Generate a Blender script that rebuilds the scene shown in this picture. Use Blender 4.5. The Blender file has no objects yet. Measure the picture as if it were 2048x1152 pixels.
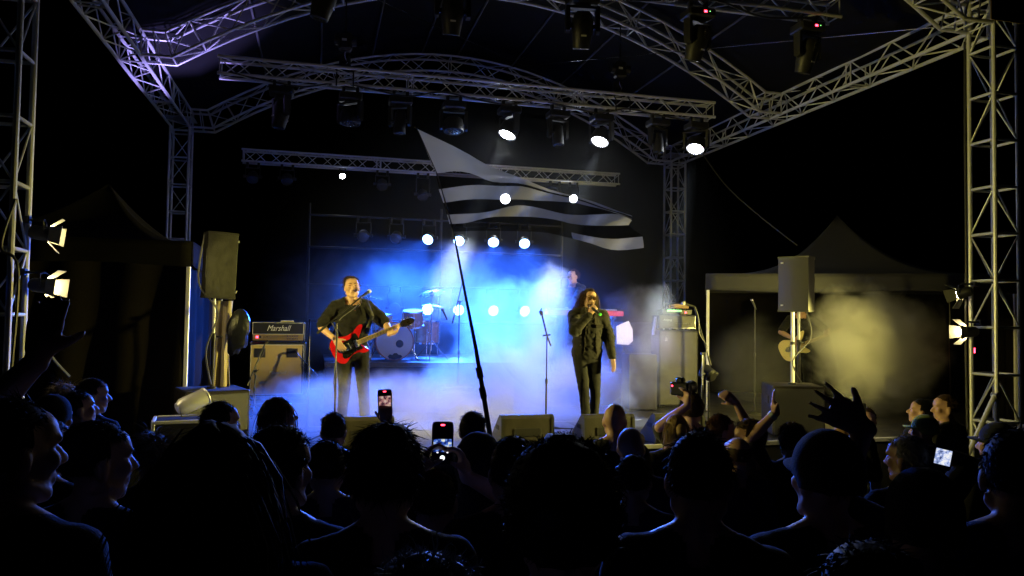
import bpy, bmesh, math, random
import numpy as np
from mathutils import Vector, Matrix, Quaternion, noise as mnoise
R = math.radians
scene = bpy.context.scene
COL = scene.collection
V = Vector

# ------------------------------------------------------------------ camera
YAW, PITCH, ROLL = .2512, .0377, .015
fw = V((math.sin(YAW)*math.cos(PITCH), math.cos(YAW)*math.cos(PITCH), math.sin(PITCH)))
rt0 = V((math.cos(YAW), -math.sin(YAW), 0)); up0 = rt0.cross(fw)
rt = rt0*math.cos(ROLL)+up0*math.sin(ROLL); up = up0*math.cos(ROLL)-rt0*math.sin(ROLL)
cam_d = bpy.data.cameras.new('camera'); cam = bpy.data.objects.new('camera', cam_d); COL.objects.link(cam)
cam_d.sensor_width = 36; cam_d.lens = 1503.8/2048*36; cam_d.clip_start = .05; cam_d.clip_end = 600
cam.matrix_world = Matrix(((rt.x, up.x, -fw.x, 0), (rt.y, up.y, -fw.y, 0), (rt.z, up.z, -fw.z, 2.0), (0, 0, 0, 1)))
scene.camera = cam

# ------------------------------------------------------------------ night sky
world = bpy.data.worlds.new('World'); scene.world = world; world.use_nodes = True
wn = world.node_tree; wn.nodes.clear()
sky = wn.nodes.new('ShaderNodeTexSky'); sky.sky_type = 'NISHITA'; sky.sun_disc = False
sky.sun_elevation = R(-12); sky.sun_rotation = R(200)
bg = wn.nodes.new('ShaderNodeBackground'); bg.inputs['Strength'].default_value = .05
wo = wn.nodes.new('ShaderNodeOutputWorld')
wn.links.new(sky.outputs[0], bg.inputs[0]); wn.links.new(bg.outputs[0], wo.inputs[0])

# ------------------------------------------------------------------ exposure, sampling
vs = scene.view_settings
vs.view_transform = 'Standard'; vs.look = 'None'; vs.exposure = 0; vs.gamma = 1; vs.use_curve_mapping = False
scene.render.engine = 'CYCLES'
cy = scene.cycles
cy.use_denoising = True
try: cy.denoiser = 'OPENIMAGEDENOISE'
except Exception: pass
cy.use_adaptive_sampling = True; cy.adaptive_threshold = .015
cy.max_bounces = 4; cy.diffuse_bounces = 2; cy.glossy_bounces = 2; cy.transmission_bounces = 2
cy.volume_bounces = 1; cy.transparent_max_bounces = 8
cy.volume_step_rate = 1.0; cy.volume_max_steps = 64
cy.sample_clamp_indirect = 4; cy.caustics_reflective = False; cy.caustics_refractive = False
cy.use_light_tree = True

DECK = .58                                  # height of the stage deck
def ground_z(x, y): return -.05*min(max(y, 0), 7.0)

# ------------------------------------------------------------------ materials
MATS = {}
def mat(name, color=(.5, .5, .5), rough=.6, metal=0., vary=.15, scale=8., bump=0., bscale=40., spec=.5, emit=None, estr=0., sheen=0., trans=0.):
    if name in MATS: return MATS[name]
    m = bpy.data.materials.new(name); m.use_nodes = True; nt = m.node_tree; N = nt.nodes; Lk = nt.links
    b = N['Principled BSDF']; b.inputs['Roughness'].default_value = rough; b.inputs['Metallic'].default_value = metal
    b.inputs['Specular IOR Level'].default_value = spec
    if sheen: b.inputs['Sheen Weight'].default_value = sheen
    tc = N.new('ShaderNodeTexCoord')
    if vary:
        nz = N.new('ShaderNodeTexNoise'); nz.inputs['Scale'].default_value = scale; nz.inputs['Detail'].default_value = 4
        Lk.new(tc.outputs['Object'], nz.inputs['Vector'])
        mx = N.new('ShaderNodeMix'); mx.data_type = 'RGBA'
        mx.inputs['A'].default_value = tuple(c*(1-vary) for c in color)+(1,)
        mx.inputs['B'].default_value = tuple(min(1, c*(1+vary)) for c in color)+(1,)
        Lk.new(nz.outputs['Fac'], mx.inputs['Factor']); Lk.new(mx.outputs['Result'], b.inputs['Base Color'])
        mr = N.new('ShaderNodeMapRange'); mr.inputs['To Min'].default_value = max(.03, rough-.12); mr.inputs['To Max'].default_value = min(1, rough+.12)
        Lk.new(nz.outputs['Fac'], mr.inputs['Value']); Lk.new(mr.outputs['Result'], b.inputs['Roughness'])
    else:
        b.inputs['Base Color'].default_value = tuple(color)+(1,)
    if bump:
        n2 = N.new('ShaderNodeTexNoise'); n2.inputs['Scale'].default_value = bscale; n2.inputs['Detail'].default_value = 3
        Lk.new(tc.outputs['Object'], n2.inputs['Vector'])
        bp = N.new('ShaderNodeBump'); bp.inputs['Strength'].default_value = bump; bp.inputs['Distance'].default_value = .01
        Lk.new(n2.outputs['Fac'], bp.inputs['Height']); Lk.new(bp.outputs['Normal'], b.inputs['Normal'])
    if emit:
        b.inputs['Emission Color'].default_value = tuple(emit)+(1,); b.inputs['Emission Strength'].default_value = estr
    if trans:
        out = N['Material Output']; tr = N.new('ShaderNodeBsdfTranslucent'); tr.inputs['Color'].default_value = tuple(color)+(1,)
        ms = N.new('ShaderNodeMixShader'); ms.inputs[0].default_value = trans
        Lk.new(b.outputs[0], ms.inputs[1]); Lk.new(tr.outputs[0], ms.inputs[2]); Lk.new(ms.outputs[0], out.inputs['Surface'])
    MATS[name] = m
    return m

ALU = mat('aluminium', (.72, .73, .75), .42, .35, .12, 14, .05, 60)
DARKM = mat('black_metal', (.025, .025, .027), .42, .3, .3, 20, .05, 80)
BLACKP = mat('black_plastic', (.018, .018, .02), .45, 0, .3, 15, .08, 90)
GREYP = mat('grey_plastic', (.10, .10, .11), .5, 0, .2, 15, .06, 90)
CHROME = mat('chrome', (.75, .75, .77), .16, 1, .08, 12)
WHITEP = mat('white_paint', (.7, .7, .68), .5, 0, .1, 10)
TOLEX = mat('black_vinyl', (.02, .02, .021), .5, 0, .25, 60, .35, 260)
GOLD = mat('gold_panel', (.55, .38, .12), .35, .8, .1, 20)
WOOD = mat('maple_wood', (.42, .27, .12), .45, 0, .2, 9)

# ------------------------------------------------------------------ mesh helpers
def basis(d):
    d = V(d).normalized(); a = V((0, 0, 1)) if abs(d.z) < .95 else V((0, 1, 0))
    x = a.cross(d).normalized(); y = d.cross(x)
    return x, y, d
def aim(d, upv=(0, 0, 1)):
    """rotation whose -Z axis looks along d"""
    return V(d).to_track_quat('-Z', 'Y').to_matrix().to_4x4()
class MB:
    def __init__(s): s.v = []; s.f = []; s.mi = []
    def add(s, vs_, fs_, mi=0):
        o = len(s.v); s.v += [tuple(p) for p in vs_]; s.f += [tuple(i+o for i in f) for f in fs_]; s.mi += [mi]*len(fs_); return s
    def box(s, c, d, rot=None, ch=.0, mi=0):
        c = V(c); hx, hy, hz = d[0]/2, d[1]/2, d[2]/2; ch = min(ch, hx*.9, hy*.9, hz*.9)
        if ch <= 0:
            vs_ = [V((x*hx, y*hy, z*hz)) for z in (-1, 1) for y in (-1, 1) for x in (-1, 1)]
            fs_ = [(0, 2, 3, 1), (4, 5, 7, 6), (0, 1, 5, 4), (2, 6, 7, 3), (0, 4, 6, 2), (1, 3, 7, 5)]
        else:
            bm = bmesh.new(); bmesh.ops.create_cube(bm, size=1)
            for v in bm.verts: v.co = V((v.co.x*d[0], v.co.y*d[1], v.co.z*d[2]))
            bmesh.ops.bevel(bm, geom=list(bm.edges), offset=ch, segments=1, affect='EDGES')
            bm.verts.ensure_lookup_table(); bm.verts.index_update()
            vs_ = [v.co.copy() for v in bm.verts]; fs_ = [[v.index for v in f.verts] for f in bm.faces]; bm.free()
        if rot is not None: vs_ = [rot.to_3x3() @ v for v in vs_]
        return s.add([v+c for v in vs_], fs_, mi)
    def cyl(s, a, b, r0, r1=None, n=12, caps=True, mi=0):
        a = V(a); b = V(b); r1 = r0 if r1 is None else r1; x, y, _ = basis(b-a)
        vs_ = [p+(x*math.cos(t)+y*math.sin(t))*r for p, r in ((a, r0), (b, r1)) for t in [2*math.pi*k/n for k in range(n)]]
        fs_ = [(k, (k+1) % n, n+(k+1) % n, n+k) for k in range(n)]
        if caps: fs_ += [tuple(range(n-1, -1, -1)), tuple(range(n, 2*n))]
        return s.add(vs_, fs_, mi)
    def tube(s, pts, r, n=8, mi=0):
        pts = [V(p) for p in pts]; vs_ = []; fs_ = []; px = None
        for i, p in enumerate(pts):
            d = (pts[min(i+1, len(pts)-1)]-pts[max(i-1, 0)]).normalized()
            if px is None: px, py, _ = basis(d)
            else:
                px = (px-d*px.dot(d)).normalized(); py = d.cross(px)
            rr = r[i] if isinstance(r, (list, tuple)) else r
            vs_ += [p+(px*math.cos(2*math.pi*k/n)+py*math.sin(2*math.pi*k/n))*rr for k in range(n)]
        for i in range(len(pts)-1):
            fs_ += [(i*n+k, i*n+(k+1) % n, (i+1)*n+(k+1) % n, (i+1)*n+k) for k in range(n)]
        fs_ += [tuple(range(n-1, -1, -1)), tuple(range((len(pts)-1)*n, len(pts)*n))]
        return s.add(vs_, fs_, mi)
    def lathe(s, prof, n=20, M=None, mi=0, ring=False, caps=True):
        M = M or Matrix(); vs_ = []; fs_ = []
        if ring: prof = list(prof)+[prof[0]]
        for r, z in prof: vs_ += [M @ V((r*math.cos(2*math.pi*k/n), r*math.sin(2*math.pi*k/n), z)) for k in range(n)]
        for i in range(len(prof)-1):
            fs_ += [(i*n+k, i*n+(k+1) % n, (i+1)*n+(k+1) % n, (i+1)*n+k) for k in range(n)]
        if prof[0][0] > 1e-4 and caps and not ring: fs_.append(tuple(range(n-1, -1, -1)))
        if prof[-1][0] > 1e-4 and caps and not ring: fs_.append(tuple(range((len(prof)-1)*n, len(prof)*n)))
        return s.add(vs_, fs_, mi)
    def prism(s, poly, t0, t1, M=None, mi=0):
        """outline in XY extruded from z=t0 to z=t1"""
        M = M or Matrix(); n = len(poly)
        vs_ = [M @ V((x, y, z)) for z in (t0, t1) for x, y in poly]
        fs_ = [tuple(range(n-1, -1, -1)), tuple(range(n, 2*n))]+[(k, (k+1) % n, n+(k+1) % n, n+k) for k in range(n)]
        return s.add(vs_, fs_, mi)
    def sph(s, c, r, n=12, m=8, M=None, mi=0):
        rr = r if isinstance(r, (tuple, list)) else (r, r, r); vs_ = []; fs_ = []
        for i in range(m+1):
            a = math.pi*i/m
            for k in range(n):
                t = 2*math.pi*k/n
                p = V((rr[0]*math.sin(a)*math.cos(t), rr[1]*math.sin(a)*math.sin(t), rr[2]*math.cos(a)))
                vs_.append((M.to_3x3() @ p if M else p)+V(c))
        for i in range(m): fs_ += [(i*n+k, (i+1)*n+k, (i+1)*n+(k+1) % n, i*n+(k+1) % n) for k in range(n)]
        return s.add(vs_, fs_, mi)
    def mesh(s, name, mats, smooth=True, ang=35):
        me = bpy.data.meshes.new(name); me.from_pydata(s.v, [], s.f); me.validate()
        for m in (mats if isinstance(mats, (list, tuple)) else [mats]): me.materials.append(m)
        if len(s.mi) == len(me.polygons): me.polygons.foreach_set('material_index', s.mi)
        if smooth:
            me.polygons.foreach_set('use_smooth', [True]*len(me.polygons)); me.set_sharp_from_angle(angle=R(ang))
        me.update(); return me
    def build(s, name, mats, parent=None, M=None, smooth=True, ang=35):
        return obj(name, s.mesh(name, mats, smooth, ang), parent, M)
def obj(name, me, parent=None, M=None):
    o = bpy.data.objects.new(name, me); COL.objects.link(o)
    if parent: o.parent = parent
    if M is not None: o.matrix_local = M
    return o
def thing(name, label, cat, loc=(0, 0, 0), rz=0., group=None):
    o = bpy.data.objects.new(name, None); COL.objects.link(o); o.empty_display_size = .1
    o.location = loc; o.rotation_euler = (0, 0, rz); o['label'] = label; o['category'] = cat
    if group: o['group'] = group
    return o
def tag(o, label, cat, group=None):
    o['label'] = label; o['category'] = cat
    if group: o['group'] = group
    return o
def spot(name, parent, M, power, color, deg, blend=.4, size=.05):
    l = bpy.data.lights.new(name, 'SPOT'); l.energy = power; l.color = color; l.spot_size = R(deg); l.spot_blend = blend; l.shadow_soft_size = size
    o = bpy.data.objects.new(name, l); COL.objects.link(o); o.parent = parent; o.matrix_local = M; return o
def text_mesh(txt, size, depth=.002, shear=0.):
    c = bpy.data.curves.new('lettering', 'FONT'); c.body = txt; c.size = size; c.extrude = depth; c.shear = shear; c.align_x = 'CENTER'; c.align_y = 'CENTER'; c.resolution_u = 3
    o = bpy.data.objects.new('lettering', c); COL.objects.link(o); dg = bpy.context.evaluated_depsgraph_get()
    me = bpy.data.meshes.new_from_object(o.evaluated_get(dg)); bpy.data.objects.remove(o); return me

# shared unit bar for all truss members
UB = {}
def unit_bar(m):
    if m.name not in UB:
        b = MB(); b.cyl((0, 0, 0), (0, 0, 1), 1, n=10); UB[m.name] = b.mesh('bar', m)
    return UB[m.name]
def bar(name, parent, a, b, r, m=None):
    m = m or ALU; a = V(a); b = V(b); x, y, z = basis(b-a); L = (b-a).length
    a = a-parent.location
    M = Matrix(((x.x*r, y.x*r, z.x*L, a.x), (x.y*r, y.y*r, z.y*L, a.y), (x.z*r, y.z*r, z.z*L, a.z), (0, 0, 0, 1)))
    return obj(name, unit_bar(m), parent, M)

# ------------------------------------------------------------------ ground and stage deck
gm = mat('trodden_grass', (.045, .05, .025), .9, 0, .5, 3, .6, 30)
b = MB(); ys = [-60, -20, -5, 0, 2, 4, 6, 7, 9, 14, 30, 120, 400]; xs = [-400, -60, -12, -5, 0, 5, 12, 60, 400]
b.add([(x, y, ground_z(x, y)) for y in ys for x in xs], [(j*9+i, j*9+i+1, (j+1)*9+i+1, (j+1)*9+i) for j in range(len(ys)-1) for i in range(8)])
g = b.build('ground', gm); g['kind'] = 'structure'
SX0, SX1, SY0, SY1 = -4.7, 11.3, 7.85, 14.9
stage = bpy.data.objects.new('stage', None); COL.objects.link(stage); stage['kind'] = 'structure'
deckm = mat('deck_plywood', (.045, .042, .04), .32, 0, .35, 2.5, .12, 25)
b = MB(); b.box(((SX0+SX1)/2, SY0+.012, .1), (SX1-SX0, .02, .86)); b.box((SX0+.012, (SY0+SY1)/2, .1), (.02, SY1-SY0, .86)); b.box((SX1-.012, (SY0+SY1)/2, .1), (.02, SY1-SY0, .86))
b.build('skirt', mat('black_skirt', (.012, .012, .013), .9, 0, .3, 5, .2, 60), stage)
b = MB(); b.box((0, 0, -.03), (1.994, .994, .06), ch=.004); pan = b.mesh('deck_panel', deckm)
b = MB()
for sx in (-1, 1): b.box((sx*.9985, 0, -.031), (.012, .996, .058))
for sy in (-1, 1): b.box((0, sy*.4985, -.031), (1.97, .012, .058))
nx, ny = 8, 7
for i in range(nx):
    for j in range(ny):
        x = SX0+(i+.5)*(SX1-SX0)/nx; y = SY0+.03+(j+.5)*1.0
        o = obj('deck_panel', pan, stage, Matrix.Translation((x, y, DECK)) @ Matrix.Diagonal(((SX1-SX0)/nx/2.004, 1, 1, 1)))
b = MB(); b.box(((SX0+SX1)/2, SY0+.012, DECK-.02), (SX1-SX0, .045, .05), ch=.005); b.build('edge_rail', ALU, stage)
# white tape lines across the deck
tm = mat('white_tape', (.75, .75, .72), .6, 0, .1, 20)
for y, x0, x1 in ((9.78, -.2, 4.4), (8.62, 3.3, 4.6)):
    b = MB(); b.box(((x0+x1)/2, y, DECK+.004), (x1-x0, .03, .003)); b.build('tape_line', tm, stage)

# risers carrying the back line
def riser(name, label, x0, x1, y0, y1, z):
    t = thing(name, label, 'riser', ((x0+x1)/2, (y0+y1)/2, DECK)); w, d = x1-x0, y1-y0; h = z-DECK
    b = MB(); b.box((0, 0, h-.03), (w, d, .06), ch=.004); b.build('top', deckm, t)
    b = MB(); b.box((0, -d/2+.012, (h-.062)/2), (w-.03, .014, h-.066)); b.box((-w/2+.012, 0, (h-.062)/2), (.014, d-.06, h-.066)); b.box((w/2-.012, 0, (h-.062)/2), (.014, d-.06, h-.066)); b.build('skirt', MATS['black_skirt'], t)
    for sx in (-1, 1):
        for sy in (-1, 1): b = MB(); b.cyl((sx*(w/2-.06), sy*(d/2-.06), 0), (sx*(w/2-.06), sy*(d/2-.06), h-.062), .025); b.build('leg', ALU, t)
riser('drum_riser', 'tall black riser under the drum kit', .1, 2.9, 11.05, 13.4, 1.3)
riser('keyboard_riser', 'tall black riser under the red keyboard', 3.4, 5.25, 11.5, 13.3, 1.1)
riser('amplifier_riser', 'low black riser under the gold fronted guitar cabinet', -1.2, .05, 10.98, 11.9, .8)

# ------------------------------------------------------------------ trusses
def zig(parent, P, Q, n, r, name='brace', start=0):
    """zigzag of braces between two chord polylines sampled by P(t), Q(t)"""
    for i in range(n):
        a, c = i/n, (i+1)/n
        if (i+start) % 2 == 0: bar(name, parent, P(a), Q(c), r)
        else: bar(name, parent, Q(a), P(c), r)
def box_truss(name, label, A, B, w, bays, rc=.025, rb=.009, up_=(0, 0, 1), group='roof and lighting trusses', joints=()):
    A = V(A); B = V(B); d = (B-A).normalized(); u = V(up_); s = d.cross(u).normalized()
    t = thing(name, label, 'truss', A, 0, group)
    off = [s*(-w/2), s*(w/2), s*(w/2)+u*w, s*(-w/2)+u*w]
    ch = [(lambda tt, o=o: A.lerp(B, tt)+o) for o in off]
    for c in ch: bar('chord', t, c(0), c(1), rc)
    for i in range(4): zig(t, ch[i], ch[(i+1) % 4], bays, rb, start=i % 2)
    for e in (0.004, .996)+tuple(joints):
        for i in range(4): bar('end_frame', t, ch[i](e), ch[(i+1) % 4](e), rb*1.1)
    return t
XL, XR, YF, YM, YB, HB, W4 = -2.62, 7.69, 7.14, 11.26, 15.38, 5.5, .34
def tower(label, x, y, z0, z1, sleeve=False):
    t = thing('truss_tower', label, 'truss tower', (x, y, z0), 0, 'towers carrying the stage roof')
    h = W4/2; cs = [V((x-h, y-h, 0)), V((x+h, y-h, 0)), V((x+h, y+h, 0)), V((x-h, y+h, 0))]
    for c in cs: bar('leg', t, c+V((0, 0, z0+.02)), c+V((0, 0, z1)), .026)
    n = int((z1-z0)/.52)
    zs = [z0+.12+k*(z1-z0-.2)/n for k in range(n+1)]
    for k, z in enumerate(zs):
        for i in range(4):
            bar('rung', t, cs[i]+V((0, 0, z)), cs[(i+1) % 4]+V((0, 0, z)), .017)
            if k < n:
                p, q = (cs[i], cs[(i+1) % 4]) if (k+i) % 2 else (cs[(i+1) % 4], cs[i])
                if k % 4 == 3: continue
                bar('brace', t, p+V((0, 0, z)), q+V((0, 0, zs[k+1])), .0095)
    b = MB(); b.box((0, 0, .01), (.6, .6, .02), ch=.004); b.build('base_plate', ALU, t)
    if sleeve:
        for sx in (-1, 1):
            for sy in (-1, 1):
                b = MB(); b.cyl((sx*(h+.001), sy*(h+.001), HB-z0+.02), (sx*(h+.001), sy*(h+.001), HB-z0+1.0), .047, n=14); b.build('sleeve', ALU, t)
        b = MB(); b.box((0, -h-.06, HB-z0+.17), (W4+.2, .012, .34), ch=.003); b.build('sleeve_plate', GOLD, t)
    else:
        b = MB(); b.box((0, 0, HB-z0+.17), (W4+.16, W4+.16, .012)); b.build('sleeve_plate', ALU, t)
    for c, dx in ((cs[0], -1), (cs[1], 1)):
        b = MB(); p = c-V((x, y, 0)); b.cyl((p.x, p.y, 1.15), (p.x, p.y, 1.22), .04, n=12); b.box((p.x, p.y-.045, 1.185), (.04, .03, .05), ch=.004); b.build('clamp', CHROME, t)
    return t
gz = ground_z(0, 9)
tower('bright yellow-lit front tower at the left edge', XL, YF, gz, HB+.9, True)
tower('yellow-lit front tower at the right edge seen on its corner', XR, YF, gz, HB+.9, True)
tower('dim back tower rising behind the left black tent', XL, YB, gz, HB)
tower('blue-grey back tower rising behind the tall bass cabinet', XR, YB, gz, HB)
for x, lab in ((XL, 'side roof truss running back along the left, lit violet'), (XR, 'side roof truss running back along the right from the front tower')):
    box_truss('side_truss', lab, (x, YF+.2, HB), (x, YB+.17, HB), W4, 20, .025, .0105, joints=(.25, .262, .5, .75, .762))
CX, HW, RISE = (XL+XR)/2, 4.57, 1.53
def arch(label, y):
    t = thing('truss_arch', label, 'truss arch', (CX, y, HB), 0, 'curved roof arches')
    prof = []
    for k in range(25):
        x = -HW+2*HW*k/24; z = RISE*(1-(x/HW)**2); sl = -2*RISE*x/HW**2
        nrm = V((-sl, 1)).normalized(); prof.append((x, z, nrm))
    bot = [(-HW-.4, 0)]+[(x, z) for x, z, n in prof]+[(HW+.4, 0)]
    ang = math.atan(2*RISE/HW)/2
    top = [(-HW-.4, W4)]+[(x+n.x*W4, z+n.y*W4) for x, z, n in prof]+[(HW+.4, W4)]
    top[1] = (-HW-W4*math.tan(ang), W4); top[-2] = (HW+W4*math.tan(ang), W4)
    h = W4/2
    C4 = [[V((CX+x, y-h, HB+z)) for x, z in bot], [V((CX+x, y+h, HB+z)) for x, z in bot], [V((CX+x, y+h, HB+z)) for x, z in top], [V((CX+x, y-h, HB+z)) for x, z in top]]
    for c in C4:
        b = MB(); b.tube([p-t.location for p in c], .024, 10); b.build('chord', ALU, t)
    for i in range(4):
        A4, B4 = C4[i], C4[(i+1) % 4]
        for k in range(1, len(bot)-2):
            if (k+i) % 2: bar('brace', t, A4[k], B4[k+1], .0105)
            else: bar('brace', t, B4[k], A4[k+1], .0105)
        for k in (0, 1, 2, 7, 13, 19, len(bot)-3, len(bot)-2, len(bot)-1): bar('strut', t, A4[k], B4[k], .011)
        for e in (0, -2):
            p = A4[e].lerp(A4[e+1], .5); q = B4[e].lerp(B4[e+1], .5); bar('strut', t, p, q, .011)
    return t
arch('front roof arch meeting the right front tower at the top edge', YF)
arch('middle roof arch with its left foot lit yellow', YM)
arch('back roof arch curving behind the long lighting truss', YB)
# canopy over the arches
can = thing('roof_canopy', 'dark fabric roof canopy stretched over the arches, lit violet at left', 'canopy', (CX, YM, HB))
b = MB(); nxs = 33; nys = 9
for j in range(nys):
    y = -4.3+8.75*j/(nys-1)
    for i in range(nxs):
        x = -HW-.62+2*(HW+.62)*i/(nxs-1); z = RISE*(1-(min(abs(x), HW)/HW)**2)+W4+.13-.06*math.sin(math.pi*((y+4.3) % 4.2)/4.2)
        if abs(x) > HW: z -= (abs(x)-HW)*.2
        b.v.append((x, y, z))
b.f = [(j*nxs+i, j*nxs+i+1, (j+1)*nxs+i+1, (j+1)*nxs+i) for j in range(nys-1) for i in range(nxs-1)]; b.mi = [0]*len(b.f)
o = b.build('canopy_sheet', mat('canopy_pvc', (.007, .007, .0085), .7, 0, .2, 1.5, .1, 6, spec=.12), can)
md = o.modifiers.new('s', 'SOLIDIFY'); md.thickness = .008; md.offset = 1
for x in (-3.6, -2.6, -1.6, -.6, .15, 1.3, 2.4, 3.5):
    z = RISE*(1-(x/HW)**2)+W4+.05
    b = MB(); b.cyl((x, -4.1, z), (x, 4.15, z), .019, n=10); b.build('purlin', mat('dull_tube', (.11, .11, .12), .55, .3, .2, 10), can)
# lighting trusses
YA, ZA, YBt, ZBt, YC, ZC = 7.9, 5.72, 11.2, 5.335, 14.85, 4.825
box_truss('lighting_truss', 'short bright lighting truss cut by the top edge, five heads below', (-1.2, YA, ZA), (6.1, YA, ZA), .24, 26, .022, .008, joints=(.33, .66))
box_truss('lighting_truss', 'long lighting truss across the middle with three white lit heads', (-1.45, YBt, ZBt), (6.26, YBt, ZBt), .24, 30, .024, .0085, joints=(.345, .355, .69, .70))
box_truss('lighting_truss', 'rear lighting truss hanging lower, partly hidden by the flag', (-1.46, YC, ZC), (6.1, YC, ZC), .22, 32, .02, .0075, joints=(.33, .34, .66))
# chain hoists carrying the middle lighting truss
def hoist(label, x):
    t = thing('chain_hoist', label, 'chain hoist', (x, YBt, ZBt+.24), 0, 'chain hoists')
    b = MB(); b.box((0, 0, .42), (.2, .16, .26), ch=.03); b.cyl((-.16, 0, .44), (.16, 0, .44), .075, n=14); b.build('motor', BLACKP, t)
    b = MB(); b.tube([(0, 0, .55), (0, 0, .95), (0, .0, 1.25)], .011, 6); b.build('chain', DARKM, t)
    b = MB(); b.tube([(0, 0, .3), (0, 0, .2), (.03, 0, .12), (0, 0, .06), (-.03, 0, .12)], .012, 6); b.build('hook', CHROME, t)
    b = MB()
    for s in (-1, 1): b.tube([(0, 0, .09), (s*.12, 0, .02), (s*.12, -.14, -.1), (s*.12, -.14, -.28)], .011, 6)
    b.build('sling', BLACKP, t)
    b = MB(); b.lathe([(.07, -.02), (.09, .02), (.08, .22), (.05, .25)], 12, Matrix.Translation((.0, .09, .02))); b.build('chain_bag', MATS['black_skirt'], t)
    b = MB(); b.box((-.02, -.083, .43), (.07, .004, .035)); b.build('plate', WHITEP, t)
hoist('black chain hoist above the left half of the long lighting truss', .29)
hoist('black chain hoist above the right half of the long lighting truss', 4.62)
# steel wires and loose cables in the roof
def cable(name, label, pts, r, m=None, sag=0., cat='cable', group=None):
    pts = [V(p) for p in pts]; out = []
    if len(pts) == 2:
        for k in range(13): t = k/12; p = pts[0].lerp(pts[1], t); p.z -= sag*4*t*(1-t); out.append(p)
    else:
        for k in range(len(pts)-1):
            p0, p1, p2, p3 = pts[max(k-1, 0)], pts[k], pts[k+1], pts[min(k+2, len(pts)-1)]
            for q in range(6):
                t = q/6; out.append(.5*((2*p1)+(p2-p0)*t+(2*p0-5*p1+4*p2-p3)*t*t+(3*p1-p0-3*p2+p3)*t**3))
        out.append(pts[-1])
    b = MB(); b.tube(out, r, 6); return tag(b.build(name, m or DARKM), label, cat, group)
cable('wire_rope', 'thin steel wire crossing the roof from upper left', [(-2.4, YF+.1, HB+.5), (4.7, YB-.3, HB+1.55)], .006, CHROME)
cable('wire_rope', 'thin steel wire crossing the roof toward the right front tower', [(7.5, YF+.15, HB+.1), (3.2, YB-.3, HB+1.6)], .006, CHROME)
cable('power_cable', 'loose black cable hanging from the right side truss', [(7.75, 14.2, 5.45), (7.95, 13.6, 4.7), (8.2, 12.8, 4.0), (8.6, 12.2, 3.4)], .014, GREYP)
for lab, pts in (('black cable loom tied along the long lighting truss', [(-1.3, YBt-.14, ZBt+.02)]+[(-1.3+.5*k, YBt-.145+.02*(k % 2), ZBt+.0-.05*((k*7) % 3)) for k in range(1, 15)]), ('black cable loom draped along the top edge truss', [(-1.0+.6*k, YA-.14, ZA-.02-.06*((k*5) % 3)) for k in range(12)]),
    ('black cable taped down the inner leg of the right front tower', [(XR-.2, YF+.2, 5.4), (XR-.21, YF+.2, 4.2), (XR-.215, YF+.19, 3.0), (XR-.22, YF+.2, 1.8), (XR-.21, YF+.2, .8), (XR-.25, YF+.15, gz+.03)]), ('thin cable looped on the left front tower by the lamps', [(XL+.2, YF-.2, 2.9), (XL+.12, YF-.23, 2.5), (XL+.24, YF-.2, 2.3), (XL+.2, YF-.2, 1.2)])):
    cable('cable_loom', lab, pts, .013, RUB if 'RUB' in globals() else BLACKP)
# ------------------------------------------------------------------ lighting fixtures
LENS_OFF = mat('dark_lens', (.05, .055, .07), .08, 0, .2, 30)
LENS_WHITE = mat('lit_white_lens', (1, 1, 1), .3, 0, 0, emit=(.9, .95, 1), estr=90)
LENS_BLUE = mat('lit_blue_lens', (1, 1, 1), .3, 0, 0, emit=(.22, .45, 1), estr=16)
LENS_WARM = mat('lit_warm_lens', (1, 1, 1), .3, 0, 0, emit=(1, .8, .36), estr=240)
LENS_VIOLET = mat('lit_violet_lens', (1, 1, 1), .3, 0, 0, emit=(.75, .6, 1), estr=20)
LED_RED = mat('red_led', (.3, 0, 0), .4, 0, 0, emit=(1, .03, .06), estr=14)
LED_GREEN = mat('green_led', (.05, .3, .05), .4, 0, 0, emit=(.25, 1, .2), estr=3)
WARM = (1, .84, .19); BLUE = (.02, .125, 1); WHITE = (.78, .9, 1)
_hd = {}
def head_meshes(kind):
    if kind in _hd: return _hd[kind]
    b = MB()
    if kind == 'spot': b.lathe([(.001, .17), (.07, .165), (.105, .12), (.12, .05), (.122, -.04), (.112, -.12), (.098, -.2), (.094, -.24), (.085, -.243), (.083, -.225), (.001, -.225)], 20); lz, lr = -.23, .083
    elif kind == 'wash': b.lathe([(.001, .13), (.09, .125), (.14, .08), (.155, .0), (.158, -.07), (.15, -.1), (.14, -.102), (.122, -.085), (.001, -.085)], 24); lz, lr = -.09, .118
    elif kind == 'beam': b.lathe([(.001, .16), (.05, .155), (.08, .12), (.09, .0), (.088, -.16), (.09, -.19), (.084, -.195), (.08, -.175), (.001, -.175)], 20); lz, lr = -.18, .08
    else: b.lathe([(.001, .1), (.06, .095), (.09, .06), (.096, -.04), (.11, -.07), (.105, -.085), (.098, -.075), (.001, -.075)], 20); lz, lr = -.08, .097
    for s in (-1, 1): b.cyl((s*.08, 0, 0), (s*.17, 0, 0), .03, n=10)
    if kind in ('spot', 'wash', 'beam'):
        for k in range(5): b.box((0, -.118 if kind == 'spot' else -.09, .12-.022*k), (.09, .02, .008))
    hm = b.mesh('head', BLACKP)
    b = MB()
    if kind == 'wash':
        b.lathe([(lr, 0), (lr*.98, -.006), (.001, -.008)], 20)
        for ring, cnt in ((.045, 6), (.095, 12)):
            for k in range(cnt): b.sph((ring*math.cos(2*math.pi*k/cnt), ring*math.sin(2*math.pi*k/cnt), -.008), (.017, .017, .009), 8, 4)
    else: b.lathe([(lr, .002), (lr*.8, -.008), (lr*.4, -.013), (.001, -.015)], 18)
    _hd[kind] = (hm, b, lz, lr); return _hd[kind]
_lm = {}
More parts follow.
